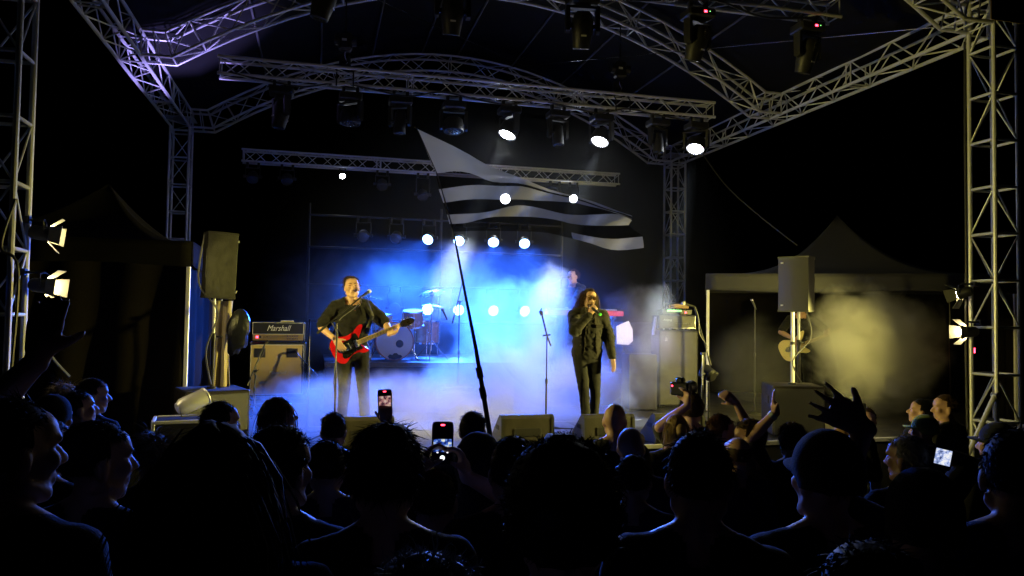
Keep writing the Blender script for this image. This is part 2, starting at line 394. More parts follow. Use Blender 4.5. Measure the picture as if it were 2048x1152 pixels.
def fixture(label, x, y, z, target, kind='spot', lens=None, power=0, color=WHITE, deg=16, blend=.35, drop=.42, group='moving head lights', led=False, arm=.17, s=1.0, stand=False, gel=None):
    """hangs with its clamps at (x,y,z); stand=True stands it on its base instead"""
    t = thing('stage_light', label, 'stage light', (x, y, z), 0, group); t.scale = (s, s, s)
    f = 1 if not stand else -1
    piv = V((0, 0, -drop*f)); d = V(target)-(V((x, y, z))+piv*s); pan = math.atan2(d.x, -d.y)
    Rp = Matrix.Rotation(pan, 4, 'Z')
    hm, lb, lz, lr = head_meshes(kind)
    if not stand:
        for sx in (-1, 1):
            b = MB(); b.box((sx*.1, 0, -.02), (.045, .07, .1), ch=.008); b.cyl((sx*.1, -.05, .03), (sx*.1, .05, .03), .012, n=8); b.build('clamp', DARKM, t)
    if kind == 'par':
        b = MB(); b.tube([(-.13, 0, -drop*f), (-.13, 0, -.08*f), (.13, 0, -.08*f), (.13, 0, -drop*f)], .012, 6); b.build('yoke', DARKM, t, Rp)
    else:
        b = MB(); b.box((0, 0, -.125*f), (.34, .27, .11), ch=.02); b.cyl((0, 0, -.17*f), (0, 0, -.21*f), .09, n=16); b.build('base', BLACKP, t)
        for sx in (-1, 1):
            b = MB(); b.prism([(-.05, -.2), (.05, -.2), (.045, -drop-.06), (.0, -drop-.085), (-.045, -drop-.06)], -.022, .022, Matrix.Translation((sx*arm, 0, 0)) @ Matrix.Rotation(R(90), 4, 'Z') @ Matrix.Rotation(R(90), 4, 'X') @ Matrix.Diagonal((1, f, 1, 1))); b.build('yoke_arm', BLACKP, t, Rp)
        b = MB(); b.box((0, 0, -.21*f), (2*arm+.04, .1, .03), ch=.008); b.build('yoke_bridge', BLACKP, t, Rp)
    Mh = Matrix.Translation(piv) @ aim(d)
    h = obj('head', hm, t, Mh)
    lens = lens or LENS_OFF
    if (kind, lens.name) not in _lm: _lm[(kind, lens.name)] = lb.mesh('lens', lens)
    obj('lens', _lm[(kind, lens.name)], h, Matrix.Translation((0, 0, lz)))
    if kind == 'spot':
        b = MB(); b.box((.0, .1185, -.1), (.06, .004, .018)); b.build('badge', WHITEP, h)
        b = MB(); b.box((.0, -.1185, -.1), (.06, .004, .018)); b.build('badge', WHITEP, h)
    if led:
        b = MB(); b.box((.03, -.137, -.125), (.035, .004, .022)); b.build('display', LED_RED, t)
        b = MB(); b.box((.085, -.137, -.12), (.008, .004, .008)); b.build('pilot_lamp', LED_GREEN, t)
    if power:
        n = d.normalized(); spot('lamp', t, Matrix.Translation(piv+n*(abs(lz)+.03)) @ aim(d), power, color, deg, blend, lr*.7)
    return t
# front row, close to the camera
for i, (x, tx, w) in enumerate(((-.01, -1.2, 'leftmost head of the top row, side lit yellow'), (1.32, 1.4, 'grey headed moving light hanging at the top, second from left'), (2.80, 3.0, 'middle moving light of the top row with red display'), (4.23, 3.6, 'moving light second from right at the top, tilted, red display'), (5.71, 5.3, 'rightmost moving light of the top row with red display'))):
    fixture(w, x, YA, ZA-.03, (tx, 9.4 if i else 8.2, .6), 'spot', led=i > 1, group='top row moving heads')
# middle row
rowB = [(-.59, 'spot', 'dark moving head at the left end of the middle truss', (-1.2, 10.8, .6), 0),
        (.38, 'wash', 'violet-tinged round wash head below the left hoist', (.2, 11.0, 1), 0),
        (1.11, 'beam', 'slim silver-edged beam head left of the flag tip', (1.0, 11.0, 1), 0),
        (1.92, 'wash', 'round wash head with blue glints above the flag', (1.9, 10.6, .6), 0),
        (2.79, 'wash', 'lit white head on the middle truss, left of the three', (1.15, 10.6, .9), 1),
        (3.58, 'beam', 'unlit slim head between the left two white lights', (3.7, 10.6, .6), 0),
        (4.31, 'wash', 'lit white head on the middle truss, centre of the three', (2.5, 9.9, .58), 1),
        (5.29, 'beam', 'unlit slim head between the right two white lights', (5.4, 10.8, .6), 0),
        (5.98, 'wash', 'lit white head at the right end of the middle truss', (4.35, 9.6, .58), 1)]
for x, k, lab, tg, lit in rowB:
    if lit: fixture(lab, x, YBt, ZBt-.03, tg, k, LENS_WHITE, {2.79: 3000, 4.31: 2300, 5.98: 2800}[x], WHITE, 11, .35, arm=.19)
    else: fixture(lab, x, YBt, ZBt-.03, tg, k, arm=.19 if k == 'wash' else .15)
# rear row on the low truss
rowC = [(-1.26, 'small dark par light at the left end of the rear truss', None), (-.64, 'second dark par light on the rear truss', None), (.385, 'tiny white lit par under the rear truss', LENS_WHITE), (1.15, 'dark par light on the rear truss right of the tiny lit one', None), (1.95, 'dark par light on the rear truss just left of the flag', None), (3.64, 'white lit par shining through the flag stripes', LENS_WHITE), (4.70, 'dark par on the rear truss above the flag', None), (5.11, 'white lit par behind the right part of the flag', LENS_WHITE)]
for i, (x, lab, ln) in enumerate(rowC):
    fixture(lab, x, YC, ZC-.03, (1.5, 4.75, 3.05) if ln and x > 1 else (x-.3, 9, 2) if ln else (x, 12, .6), 'par', ln, (380, 0, 60)[0 if x > 1 else 2] if ln else 0, WHITE, 15 if x > 1 else 30, .8, drop=.24 if i not in (4, 5, 7) else .4, group='par lights on the rear truss', s=.5 if i == 2 else .8 if i == 7 else 1)
# rear frame with blue washes
fr = thing('rear_pipe_rack', 'pipe frame behind the drums holding two rows of round lights', 'pipe frame', (2.25, 14.0, DECK))
for z in (3.78, 3.2, 2.52, 1.86): bar('pipe', fr, (-.2, 14.0, z), (4.6, 14.0, z), .02, DARKM)
for x in (-.2, 2.2, 4.6): bar('upright', fr, (x, 14.03, DECK+.02), (x, 14.03, 4.0), .024, DARKM); b = MB(); b.box((x-2.25, .03, .01), (.5, .6, .02)); b.build('foot', DARKM, fr)
for j, (z, zt, nm) in enumerate(((3.78, 3.44, 'upper'), (2.52, 2.12, 'lower'))):
    for i, x in enumerate((.76, 1.36, 1.965, 2.54, 3.2, 3.81)):
        lit = i > 1; od = ['first', 'second', 'third', 'fourth', 'fifth', 'sixth'][i]
        lab = f'{"glowing blue-white" if lit else "unlit"} round wash light, {od} from left in the {nm} rear row'
        tg = ((0, 0, -.4, 1.2, 2.3, 3.0)[i], 9.5, .7) if j == 0 else (x+(i-3.4)*.5, 9.0, .9)
        fixture(lab, x, 13.95, z-.03, tg, 'par', LENS_BLUE if lit else None, (6200 if j == 0 else 380) if lit else 0, BLUE, 54, .9, drop=.31 if j == 0 else .37, group=f'{nm} row of blue wash lights')
# warm barn-door lamps on the front towers
def barn(label, x, y, z, target, power, deg, px, blend=.6):
    t = thing('barn_door_light', label, 'stage light', (x, y, z), 0, 'barn door lamps'); t.scale = (.6, .6, .6); d = V(target)-V((x, y, z)); M = aim(d)
    b = MB(); b.lathe([(.001, .2), (.07, .19), (.1, .14), (.105, -.02), (.115, -.05), (.11, -.06), (.1, -.045), (.001, -.04)], 20); h = b.build('can', BLACKP, t, M)
    b = MB(); b.lathe([(.1, -.045), (.09, -.075), (.06, -.1), (.001, -.112)], 20); b.build('lens', LENS_WARM, h)
    for k in range(4):
        a = k*math.pi/2; Mk = Matrix.Rotation(a, 4, 'Z') @ Matrix.Translation((0, .118, -.065)) @ Matrix.Rotation(R(-62 if k % 2 else -48), 4, 'X')
        bb = MB(); bb.prism([(-.10, 0), (.10, 0), (.135, .19), (-.135, .19)], -.003, .003, Mk); bb.build('barn_door', mat('grey_flap', (.16, .16, .15), .5, .3, .2, 20), h)
    b = MB(); b.lathe([(.125, -.055), (.13, -.062), (.118, -.068), (.112, -.06)], 20, ring=True); b.build('colour_frame', DARKM, h)
    b = MB(); x_, y_, _ = basis(d); s = V((0, 0, 1)).cross(d).normalized()*.135
    b.tube([-s, -s+V((0, 0, .16)), V((0, 0, .19)), s+V((0, 0, .16)), s], .011, 6); b.build('yoke', DARKM, t)
    b = MB(); q = (px-x)/.6; b.cyl((0, 0, .19), (q, 0, .19), .02, n=8); b.box((q, 0, .19), (.13, .13, .1), ch=.01); b.build('clamp', DARKM, t)
    spot('lamp', t, Matrix.Translation(d.normalized()*.13) @ M, power, WARM, deg, blend, .06)
barn('upper barn-door lamp on the left front tower', -2.3, 7.25, 2.65, (3.0, 8.1, 2.0), 600, 74, XL+.17)
barn('lower barn-door lamp on the left front tower', -2.27, 7.2, 2.2, (3.2, 6.5, 1.6), 480, 74, XL+.17)
barn('upper barn-door lamp on the right front tower', 7.33, 7.25, 2.35, (6.2, 10.3, 1.3), 750, 84, XR-.17, .7)
barn('lower barn-door lamp on the right front tower, lens glowing', 7.33, 7.18, 1.9, (-.8, 9.5, 1.65), 3400, 44, XR-.17, .7)
# violet floor light beside the bass rig, and violet uplight into the roof at left
fixture('small violet-white floor light behind the right microphone stand', 5.2, 9.35, DECK+.55, (4.3, 11.9, 2.3), 'par', LENS_VIOLET, 260, (.75, .6, 1), 30, .5, drop=.12, group='floor lights', stand=True)
fixture('dark uplight tilted toward the roof on the left deck', -1.5, 12.6, DECK, (-2.0, 12.1, 6.2), 'par', None, 3000, (.42, .34, 1), 30, .8, drop=.3, group='floor lights', stand=True)
p = thing('light_pole', 'slim pole carrying the small violet-white floor light', 'stand', (5.2, 9.35, DECK))
b = MB(); b.cyl((0, 0, .02), (0, 0, .56), .014, n=8); b.build('pole', DARKM, p)
b = MB(); b.lathe([(.14, 0), (.14, .018), (.02, .03)], 18); b.build('base', DARKM, p)
# silver par can on an aluminium-edged case at the front left
cs = thing('equipment_case', 'dark case with pale metal edges at the front left, par can on top', 'case', (-1.2, 7.5, ground_z(0, 7.5)), R(8))
hgt = 1.02-cs.location.z
b = MB(); b.box((0, 0, hgt/2), (.46, .4, hgt-.01), ch=.01); b.build('body', BLACKP, cs)
for sx in (-1, 1):
    for sy in (-1, 1): b = MB(); b.box((sx*.225, sy*.195, hgt/2), (.03, .03, hgt), ch=.004); b.build('edge', ALU, cs)
for sy in (-1, 1): b = MB(); b.box((0, sy*.195, hgt-.012), (.418, .03, .03), ch=.004); b.build('edge', ALU, cs)
for sx in (-1, 1): b = MB(); b.box((sx*.225, 0, hgt-.012), (.03, .358, .03), ch=.004); b.build('edge', ALU, cs)
t = thing('par_can', 'silver par can lying on the dark case at the front left', 'stage light', (-1.1, 7.55, 1.025), 0)
Mp = Matrix.Translation((0, 0, .14)) @ aim((.8, .5, .35))
b = MB(); b.lathe([(.001, .17), (.05, .165), (.078, .12), (.082, -.1), (.09, -.11), (.086, -.12), (.08, -.1), (.001, -.09)], 20); c = b.build('can', ALU, t, Mp)
b = MB(); b.lathe([(.08, -.092), (.04, -.1), (.001, -.103)], 18); b.build('lens', LENS_OFF, c)
b = MB(); b.tube([(-.1, -.06, .14), (-.1, -.06, .01), (.1, .06, .01), (.1, .06, .14)], .009, 6); b.build('yoke', DARKM, t)

# ------------------------------------------------------------------ smoke
def smoke(name, label, c, r, dens, nscale, lo, hi, col=(1, 1, 1), power=1.2, step=1.0, seed=0., soft=(.35, 1.0)):
    m = bpy.data.materials.new(name); m.use_nodes = True; nt = m.node_tree; N = nt.nodes; N.clear(); Lk = nt.links
    out = N.new('ShaderNodeOutputMaterial'); pv = N.new('ShaderNodeVolumeScatter'); pv.inputs['Color'].default_value = (*col, 1); pv.inputs['Anisotropy'].default_value = .25
    tc = N.new('ShaderNodeTexCoord'); ln = N.new('ShaderNodeVectorMath'); ln.operation = 'LENGTH'; Lk.new(tc.outputs['Object'], ln.inputs[0])
    fr_ = N.new('ShaderNodeMapRange'); fr_.interpolation_type = 'SMOOTHSTEP'
    for k, v in (('From Min', soft[0]), ('From Max', soft[1]), ('To Min', 1), ('To Max', 0)): fr_.inputs[k].default_value = v
    Lk.new(ln.outputs['Value'], fr_.inputs['Value'])
    if nscale:
        gp = N.new('ShaderNodeNewGeometry'); mp = N.new('ShaderNodeMapping'); mp.inputs['Location'].default_value = (seed, seed*.7, -seed); Lk.new(gp.outputs['Position'], mp.inputs['Vector'])
        nz = N.new('ShaderNodeTexNoise'); nz.inputs['Scale'].default_value = nscale; nz.inputs['Detail'].default_value = 5; nz.inputs['Roughness'].default_value = .62; nz.inputs['Distortion'].default_value = .5
        Lk.new(mp.outputs['Vector'], nz.inputs['Vector'])
        # noise plus radial term thresholded: billowing edge
        ad = N.new('ShaderNodeMath'); ad.operation = 'MULTIPLY_ADD'; ad.inputs[1].default_value = .55; Lk.new(fr_.outputs['Result'], ad.inputs[0]); Lk.new(nz.outputs['Fac'], ad.inputs[2])
        mr = N.new('ShaderNodeMapRange'); mr.interpolation_type = 'SMOOTHSTEP'
        for k, v in (('From Min', lo), ('From Max', hi), ('To Min', 0), ('To Max', dens)): mr.inputs[k].default_value = v
        Lk.new(ad.outputs[0], mr.inputs['Value'])
        mu = N.new('ShaderNodeMath'); mu.operation = 'MULTIPLY'; Lk.new(mr.outputs['Result'], mu.inputs[0]); Lk.new(fr_.outputs['Result'], mu.inputs[1]); Lk.new(mu.outputs[0], pv.inputs['Density'])
    else:
        mu = N.new('ShaderNodeMath'); mu.operation = 'MULTIPLY'; mu.inputs[1].default_value = dens; Lk.new(fr_.outputs['Result'], mu.inputs[0]); Lk.new(mu.outputs[0], pv.inputs['Density'])
    Lk.new(pv.outputs[0], out.inputs['Volume'])
    m.cycles.volume_sampling = 'MULTIPLE_IMPORTANCE'
    try: m.cycles.volume_step_rate = step
    except Exception: pass
    b = MB(); b.sph((0, 0, 0), 1.02, 20, 12); o = b.build(name, m); o.location = c; o.scale = r
    o['kind'] = 'stuff'; o['label'] = label; o['category'] = 'smoke'; return o
def smokes():
    smoke('stage_haze', 'thin haze hanging over the whole stage in the light beams', (2.9, 11.4, 2.6), (4.0, 2.9, 3.5), .012, 0, 0, 0, step=1.6, soft=(.3, 1.0))
    smoke('stage_smoke', 'low bank of blue lit smoke around the guitarist legs', (.8, 9.0, .7), (2.6, 1.3, 1.05), 1.5, 2.0, .76, 1.08, step=.7, seed=3)
    smoke('stage_smoke', 'low blue-white smoke rolling over the deck before the singer', (2.8, 10.1, .9), (2.6, 1.4, 1.35), 1.5, 2.0, .78, 1.08, step=.7, seed=5)
    smoke('stage_smoke', 'blue smoke filling the stage between drums and singer', (2.85, 11.0, 1.6), (1.6, 1.6, 1.9), 1.1, 1.7, .88, 1.1, step=.7, seed=11)
    smoke('stage_smoke', 'dim blue smoke behind the drums and the guitarist', (.6, 13.0, 1.9), (2.8, 1.1, 1.8), .24, 1.4, .72, 1.12, step=.9, seed=17)
    smoke('stage_smoke', 'pale smoke between the singer and the bass cabinet', (4.8, 10.5, 1.5), (1.3, .9, 1.7), .5, 2.2, .82, 1.1, step=.7, seed=23)
    smoke('stage_smoke', 'bright white plume left of the singer in a light beam', (3.2, 10.5, 2.1), (.8, .7, 1.2), .9, 2.6, .82, 1.08, step=.6, seed=41)
    smoke('stage_smoke', 'grey beam-lit wisp right of the guitarist head', (2.0, 10.85, 2.5), (.9, .7, 1.1), .7, 2.0, .78, 1.08, step=.7, seed=53)
    smoke('stage_smoke', 'thin olive smoke in front of the right tent', (6.3, 9.9, 1.3), (1.2, .8, 1.2), .14, 1.8, .7, 1.15, step=.8, seed=61)
    smoke('stage_smoke', 'yellow lit smoke cloud drifting right of the stage', (8.0, 9.5, 1.6), (1.8, 1.3, 1.55), 2.0, 2.0, .82, 1.1, step=.6, seed=31)
smokes()
# ------------------------------------------------------------------ amplifiers and loudspeakers
GRILLE = mat('tan_grille_cloth', (.5, .37, .15), .85, 0, .18, 120, .3, 400)
SILVERG = mat('silver_grille_cloth', (.13, .128, .112), .85, 0, .35, 70, .35, 300)
RUBBER = mat('rubber', (.012, .012, .012), .8, 0, .2, 20)
mat('mesh_grille', (.10, .10, .105), .42, .5, .2, 160, .5, 300); mat('scuffed_black', (.021, .021, .02), .5, 0, .5, 12, .2, 60)
def knobs(parent, xs, y, z, m=None, r=.011):
    for x in xs:
        b = MB(); b.cyl((x, y, z), (x, y-.018, z), r, r*.85, n=10); b.build('knob', m or GOLD, parent)
rzc = math.atan2(.56*.4, 11.35)
t = thing('guitar_cabinet', 'gold fronted guitar speaker cabinet on the low riser at left', 'speaker cabinet', (-.56, 11.4, .8), R(3))
b = MB(); b.box((0, 0, .40), (.77, .36, .76), ch=.018); b.build('shell', TOLEX, t)
b = MB(); b.box((-.015, -.176, .395), (.70, .018, .69), ch=.004); b.build('grille', GRILLE, t)
b = MB()
for s in (-1, 1): b.box((s*.358, -.182, .395), (.008, .01, .70))
for z in (.046, .744): b.box((0, -.182, z), (.708, .01, .008))
b.build('piping', WHITEP, t)
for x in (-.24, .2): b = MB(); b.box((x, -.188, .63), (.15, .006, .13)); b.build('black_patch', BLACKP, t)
me = text_mesh('Marshall', .07, .002, .35); me.materials.append(mat('cream_letter', (.75, .72, .6), .5, 0, .05, 20)); obj('logo', me, t, Matrix.Translation((.0, -.189, .35)) @ Matrix.Rotation(R(90), 4, 'X'))
for sx in (-1, 1):
    for sy in (-1, 1):
        b = MB(); b.box((sx*.372, sy*.165, .765), (.045, .045, .045), ch=.015); b.build('corner_cap', BLACKP, t)
        b = MB(); b.cyl((sx*.33-.015, sy*.12, .011), (sx*.33+.015, sy*.12, .011), .012, n=10); b.build('caster', RUBBER, t)
b = MB(); b.box((0, -.181, .012), (.1, .004, .02)); b.build('plate', GOLD, t)
t = thing('guitar_amplifier', 'black guitar amplifier head with white script lettering and gold panel', 'amplifier', (-.56, 11.42, 1.583), R(3))
b = MB(); b.box((0, 0, .15), (.75, .24, .28), ch=.018); b.build('shell', TOLEX, t)
b = MB(); b.box((0, -.122, .19), (.69, .012, .15), ch=.003); b.build('front_board', mat('black_front', (.012, .012, .014), .45, 0, .2, 40, .2, 200), t)
b = MB(); b.box((0, -.122, .065), (.69, .014, .09), ch=.003); b.build('control_panel', GOLD, t)
b = MB()
for z in (.275, .112): b.box((0, -.13, z), (.70, .006, .006))
for s in (-1, 1): b.box((s*.347, -.13, .193), (.006, .006, .16))
b.build('piping', WHITEP, t)
me = text_mesh('Marshall', .115, .004, .4); me.materials.append(mat('white_letter', (.85, .85, .83), .4, 0, .05, 20)); obj('logo', me, t, Matrix.Translation((0, -.133, .195)) @ Matrix.Rotation(R(90), 4, 'X') @ Matrix.Diagonal((.82, 1, 1, 1)))
knobs(t, [-.1+.036*k for k in range(6)], -.129, .072); knobs(t, [.13+.034*k for k in range(5)], -.129, .085, CHROME, .008); knobs(t, [.13+.034*k for k in range(5)], -.129, .045, CHROME, .008)
b = MB(); b.sph((-.285, -.132, .07), (.018, .008, .018), 10, 6); b.build('power_lamp', LED_RED, t)
b = MB(); b.box((-.245, -.131, .07), (.03, .012, .035), ch=.004); b.build('switch', BLACKP, t)
me = text_mesh('JCM', .035, .001); me.materials.append(BLACKP); obj('model_mark', me, t, Matrix.Translation((-.17, -.131, .07)) @ Matrix.Rotation(R(90), 4, 'X'))
b = MB(); b.box((.12, -.04, .3), (.18, .1, .02), ch=.004); b.build('strap_handle', mat('cream_tape', (.6, .55, .4), .6, 0, .1, 20), t)
for s in (-1, 1): b = MB(); b.cyl((s*.3, -.06, -.0), (s*.3, -.06, .012), .015, n=10); b.build('foot', RUBBER, t)
t = thing('bass_cabinet', 'tall silver-grey bass speaker cabinet at the right of the stage', 'speaker cabinet', (5.61, 11.2, DECK), R(-6))
b = MB(); b.box((0, 0, .635), (.66, .41, 1.21), ch=.018); b.build('shell', TOLEX, t)
b = MB(); b.box((0, -.2, .63), (.6, .018, 1.15), ch=.004); b.build('grille', SILVERG, t)
b = MB(); b.box((-.215, -.212, 1.1), (.09, .005, .09), ch=.002); lg = b.build('badge', GREYP, t)
me = text_mesh('a', .11, .003, .1); me.materials.append(mat('grey_letter', (.5, .5, .48), .5)); obj('badge_letter', me, t, Matrix.Translation((-.215, -.217, 1.1)) @ Matrix.Rotation(R(90), 4, 'X'))
for s in (-1, 1): b = MB(); b.tube([(s*.332, -.08, .75), (s*.36, -.06, .75), (s*.36, .06, .75), (s*.332, .08, .75)], .012, 6); b.build('handle', DARKM, t)
for sx in (-1, 1):
    for sy in (-1, 1): b = MB(); b.cyl((sx*.27, sy*.15, 0), (sx*.27, sy*.15, .03), .03, n=10); b.build('foot', RUBBER, t)
t = thing('bass_amplifier', 'black bass amplifier head with silver trim on the tall cabinet', 'amplifier', (5.61, 11.22, DECK+1.242), R(-6))
b = MB(); b.box((0, 0, .13), (.63, .33, .22), ch=.012); b.build('shell', TOLEX, t)
b = MB(); b.box((0, -.168, .13), (.59, .01, .17), ch=.003); b.build('front_panel', BLACKP, t)
b = MB(); b.box((0, -.172, .03), (.6, .008, .012)); b.box((.295, -.172, .13), (.008, .008, .19)); b.build('trim', CHROME, t)
me = text_mesh('Ampeg', .05, .002, .2); me.materials.append(MATS['grey_letter']); obj('logo', me, t, Matrix.Translation((-.17, -.176, .16)) @ Matrix.Rotation(R(90), 4, 'X'))
b = MB(); b.box((-.18, -.174, .16), (.19, .003, .065)); b.build('logo_plate', DARKM, t)
knobs(t, [-.02+.04*k for k in range(7)], -.173, .1, GREYP, .012)
b = MB(); b.box((-.335, -.02, .06), (.02, .1, .3), Matrix.Rotation(R(7), 4, 'Y'), ch=.003); b.build('side_flap', mat('pale_side', (.5, .5, .52), .5, .3, .1, 10), t)
for sx in (-1, 1):
    for sy in (-1, 1): b = MB(); b.cyl((sx*.25, sy*.12, 0), (sx*.25, sy*.12, .021), .02, n=10); b.build('foot', RUBBER, t)
t = thing('pedal_unit', 'slim rack unit with green strip and red lamp on the bass amplifier', 'rack unit', (5.61, 11.2, DECK+1.242+.242), R(-6))
b = MB(); b.box((0, 0, .045), (.5, .25, .086), ch=.008); b.build('shell', DARKM, t)
b = MB(); b.box((-.05, -.127, .065), (.24, .006, .028)); b.build('green_strip', LED_GREEN, t)
b = MB(); b.sph((.14, -.13, .04), (.016, .008, .016), 10, 6); b.build('red_lamp', LED_RED, t)
b = MB(); b.tube([(-.15, 0, .03), (0, .01, .045), (.2, 0, .03)], [.03, .04, .032], 10)
tag(b.build('rolled_towel', mat('tan_cloth', (.5, .33, .2), .9, 0, .2, 30, .4, 80), None, Matrix.Translation((5.66, 11.22, DECK+1.242+.245+.088+.008))), 'rolled tan towel lying on the slim rack unit', 'towel')

def loudspeaker(label, x, y, z, rz, tilt=0., sc=1.):
    t = thing('loudspeaker', label, 'loudspeaker', (x, y, z), rz, 'loudspeakers on poles')
    t.scale = (sc, sc, 1); h = .69; Mt = Matrix.Rotation(R(tilt), 4, 'X')
    b = MB(); b.prism([(-.19, -.17), (.19, -.17), (.19, .02), (.12, .19), (-.12, .19), (-.19, .02)], 0, h, Mt); b.build('cabinet', mat('scuffed_black', (.021, .021, .02), .5, 0, .5, 12, .2, 60), t)
    b = MB(); n = 9; pts = [(-.19+.38*k/(n-1), -.174-.03*math.sin(math.pi*k/(n-1))) for k in range(n)]
    b.prism(pts+[(.19, -.171), (-.19, -.171)], .012, h-.012, Mt); b.build('grille', mat('mesh_grille', (.10, .10, .105), .42, .5, .2, 160, .5, 300), t)
    b = MB(); b.box((0, .193, .36), (.18, .006, .3), ch=.003); b.build('rear_panel', BLACKP, t, Mt)
    for k in range(4): b = MB(); b.cyl((-.05+.04*k, .195, .42), (-.05+.04*k, .205, .42), .01, n=8); b.build('socket', CHROME, t, Mt)
    for zz in (.012, h-.012): b = MB(); b.prism([(-.197, -.178), (.197, -.178), (.197, .024), (.124, .197), (-.124, .197), (-.197, .024)], zz-.012, zz+.012, Mt); b.build('end_cap', BLACKP, t)
    for zz in (.08, h-.08): b = MB(); b.box((-.13, -.2, zz), (.03, .012, .02)); b.build('badge', WHITEP, t, Mt)
    return t
def subwoofer(label, x, y, rz, h=.62, w=.62):
    t = thing('subwoofer', label, 'subwoofer', (x, y, DECK), rz, 'subwoofers under the loudspeaker poles')
    b = MB(); b.box((0, 0, h/2+.012), (w, .6, h-.02), ch=.012); b.build('cabinet', mat('brown_black', (.019, .016, .014), .55, 0, .4, 10, .25, 80), t)
    b = MB(); b.box((0, -.302, h/2), (w-.04, .012, h-.06), ch=.003); b.build('grille', MATS['mesh_grille'], t)
    for s in (-1, 1): b = MB(); b.box((s*(w/2+.002), 0, h*.7), (.012, .18, .09), ch=.004); b.build('handle', BLACKP, t)
    b = MB(); b.cyl((0, 0, h), (0, 0, h+.02), .05, n=14); b.build('pole_socket', DARKM, t)
    for sx in (-1, 1):
        for sy in (-1, 1): b = MB(); b.cyl((sx*.25, sy*.25, 0), (sx*.25, sy*.25, .014), .025, n=8); b.build('foot', RUBBER, t)
    return t
def pole(label, x, y, z0, z1):
    t = thing('speaker_pole', label, 'speaker pole', (x, y, z0), 0, 'speaker poles')
    b = MB(); b.cyl((0, 0, 0), (0, 0, (z1-z0)*.55), .02, n=12); b.build('lower_tube', DARKM, t)
    b = MB(); b.cyl((0, 0, (z1-z0)*.5), (0, 0, z1-z0), .016, n=12); b.build('upper_tube', ALU, t)
    b = MB(); b.cyl((0, 0, (z1-z0)*.52), (0, 0, (z1-z0)*.6), .027, n=12); b.cyl((.02, 0, (z1-z0)*.56), (.07, 0, (z1-z0)*.56), .01, n=8); b.sph((.075, 0, (z1-z0)*.56), .016, 8, 6); b.build('collar', BLACKP, t)
subwoofer('brown-black subwoofer at the front left under the tilted loudspeaker', -1.06, 8.42, R(20)); pole('pole between the left subwoofer and its loudspeaker', -1.06, 8.42, DECK+.64, 2.15)
loudspeaker('scuffed loudspeaker on a pole at left, its blue-lit front turned to the stage', -1.03, 8.42, 2.14, R(112), 2, .78)
subwoofer('yellow-lit subwoofer at the front right under the tall loudspeaker', 5.78, 8.3, R(-20)); pole('pole between the right subwoofer and its loudspeaker', 5.86, 8.28, DECK+.64, 2.12)
loudspeaker('loudspeaker on a pole at right, blue-grey front and yellow side', 5.86, 8.28, 2.11, R(-58))
cable('speaker_cable', 'thin cable dangling down the left loudspeaker pole', [(-1.16, 8.3, 2.8), (-1.2, 8.28, 2.3), (-1.02, 8.36, 2.0), (-1.12, 8.36, 1.6), (-1.06, 8.34, 1.25)], .009, GREYP)
cable('speaker_cable', 'thin cable dangling down the right loudspeaker pole', [(5.9, 8.2, 2.15), (5.98, 8.2, 1.8), (5.72, 8.2, 1.5), (5.85, 8.2, 1.22)], .009, GREYP)
# beige cloth and black bag on the left pole
def drape_mesh(w, h, folds, amp, nx_=18, nz_=14, taper=.0, seed=0):
    b = MB(); rnd = random.Random(seed); ph = rnd.random()*6
    for j in range(nz_+1):
        tz = j/nz_
        for i in range(nx_+1):
            tx = i/nx_-.5; ww = w*(1-taper*(1-abs(2*tz-1)))
            y = amp*math.sin(folds*tx*6.28+ph+tz*1.2)*(.4+.6*tz)+amp*.5*mnoise.noise(V((tx*4+seed, tz*3, seed)))
            b.v.append((tx*ww, y, -h*tz+.015*math.sin(tx*9+seed)*(tz == 1)))
    W_ = nx_+1
    b.f = [(j*W_+i, j*W_+i+1, (j+1)*W_+i+1, (j+1)*W_+i) for j in range(nz_) for i in range(nx_)]; b.mi = [0]*len(b.f); return b
def cloth(name, b, m, parent=None, M=None, th=.004):
    o = b.build(name, m, parent, M, ang=80); md = o.modifiers.new('s', 'SOLIDIFY'); md.thickness = th; return o
# black plastic bag: crumpled closed sack
b = MB(); b.sph((0, 0, -.22), (.12, .09, .24), 16, 12)
b.v = [tuple(V(p)*(1+.25*mnoise.noise(V(p)*9)+.12*mnoise.noise(V(p)*23))+V((.06*max(0, (p[2]+.3)), 0, 0))) for p in b.v]
tag(b.build('plastic_bag', mat('black_film', (.01, .011, .018), .38, 0, .2, 10, .6, 25, spec=.25), None, Matrix.Translation((-.83, 8.5, 2.02)), ang=20), 'crumpled black plastic bag hanging beside the left speaker pole', 'plastic bag')

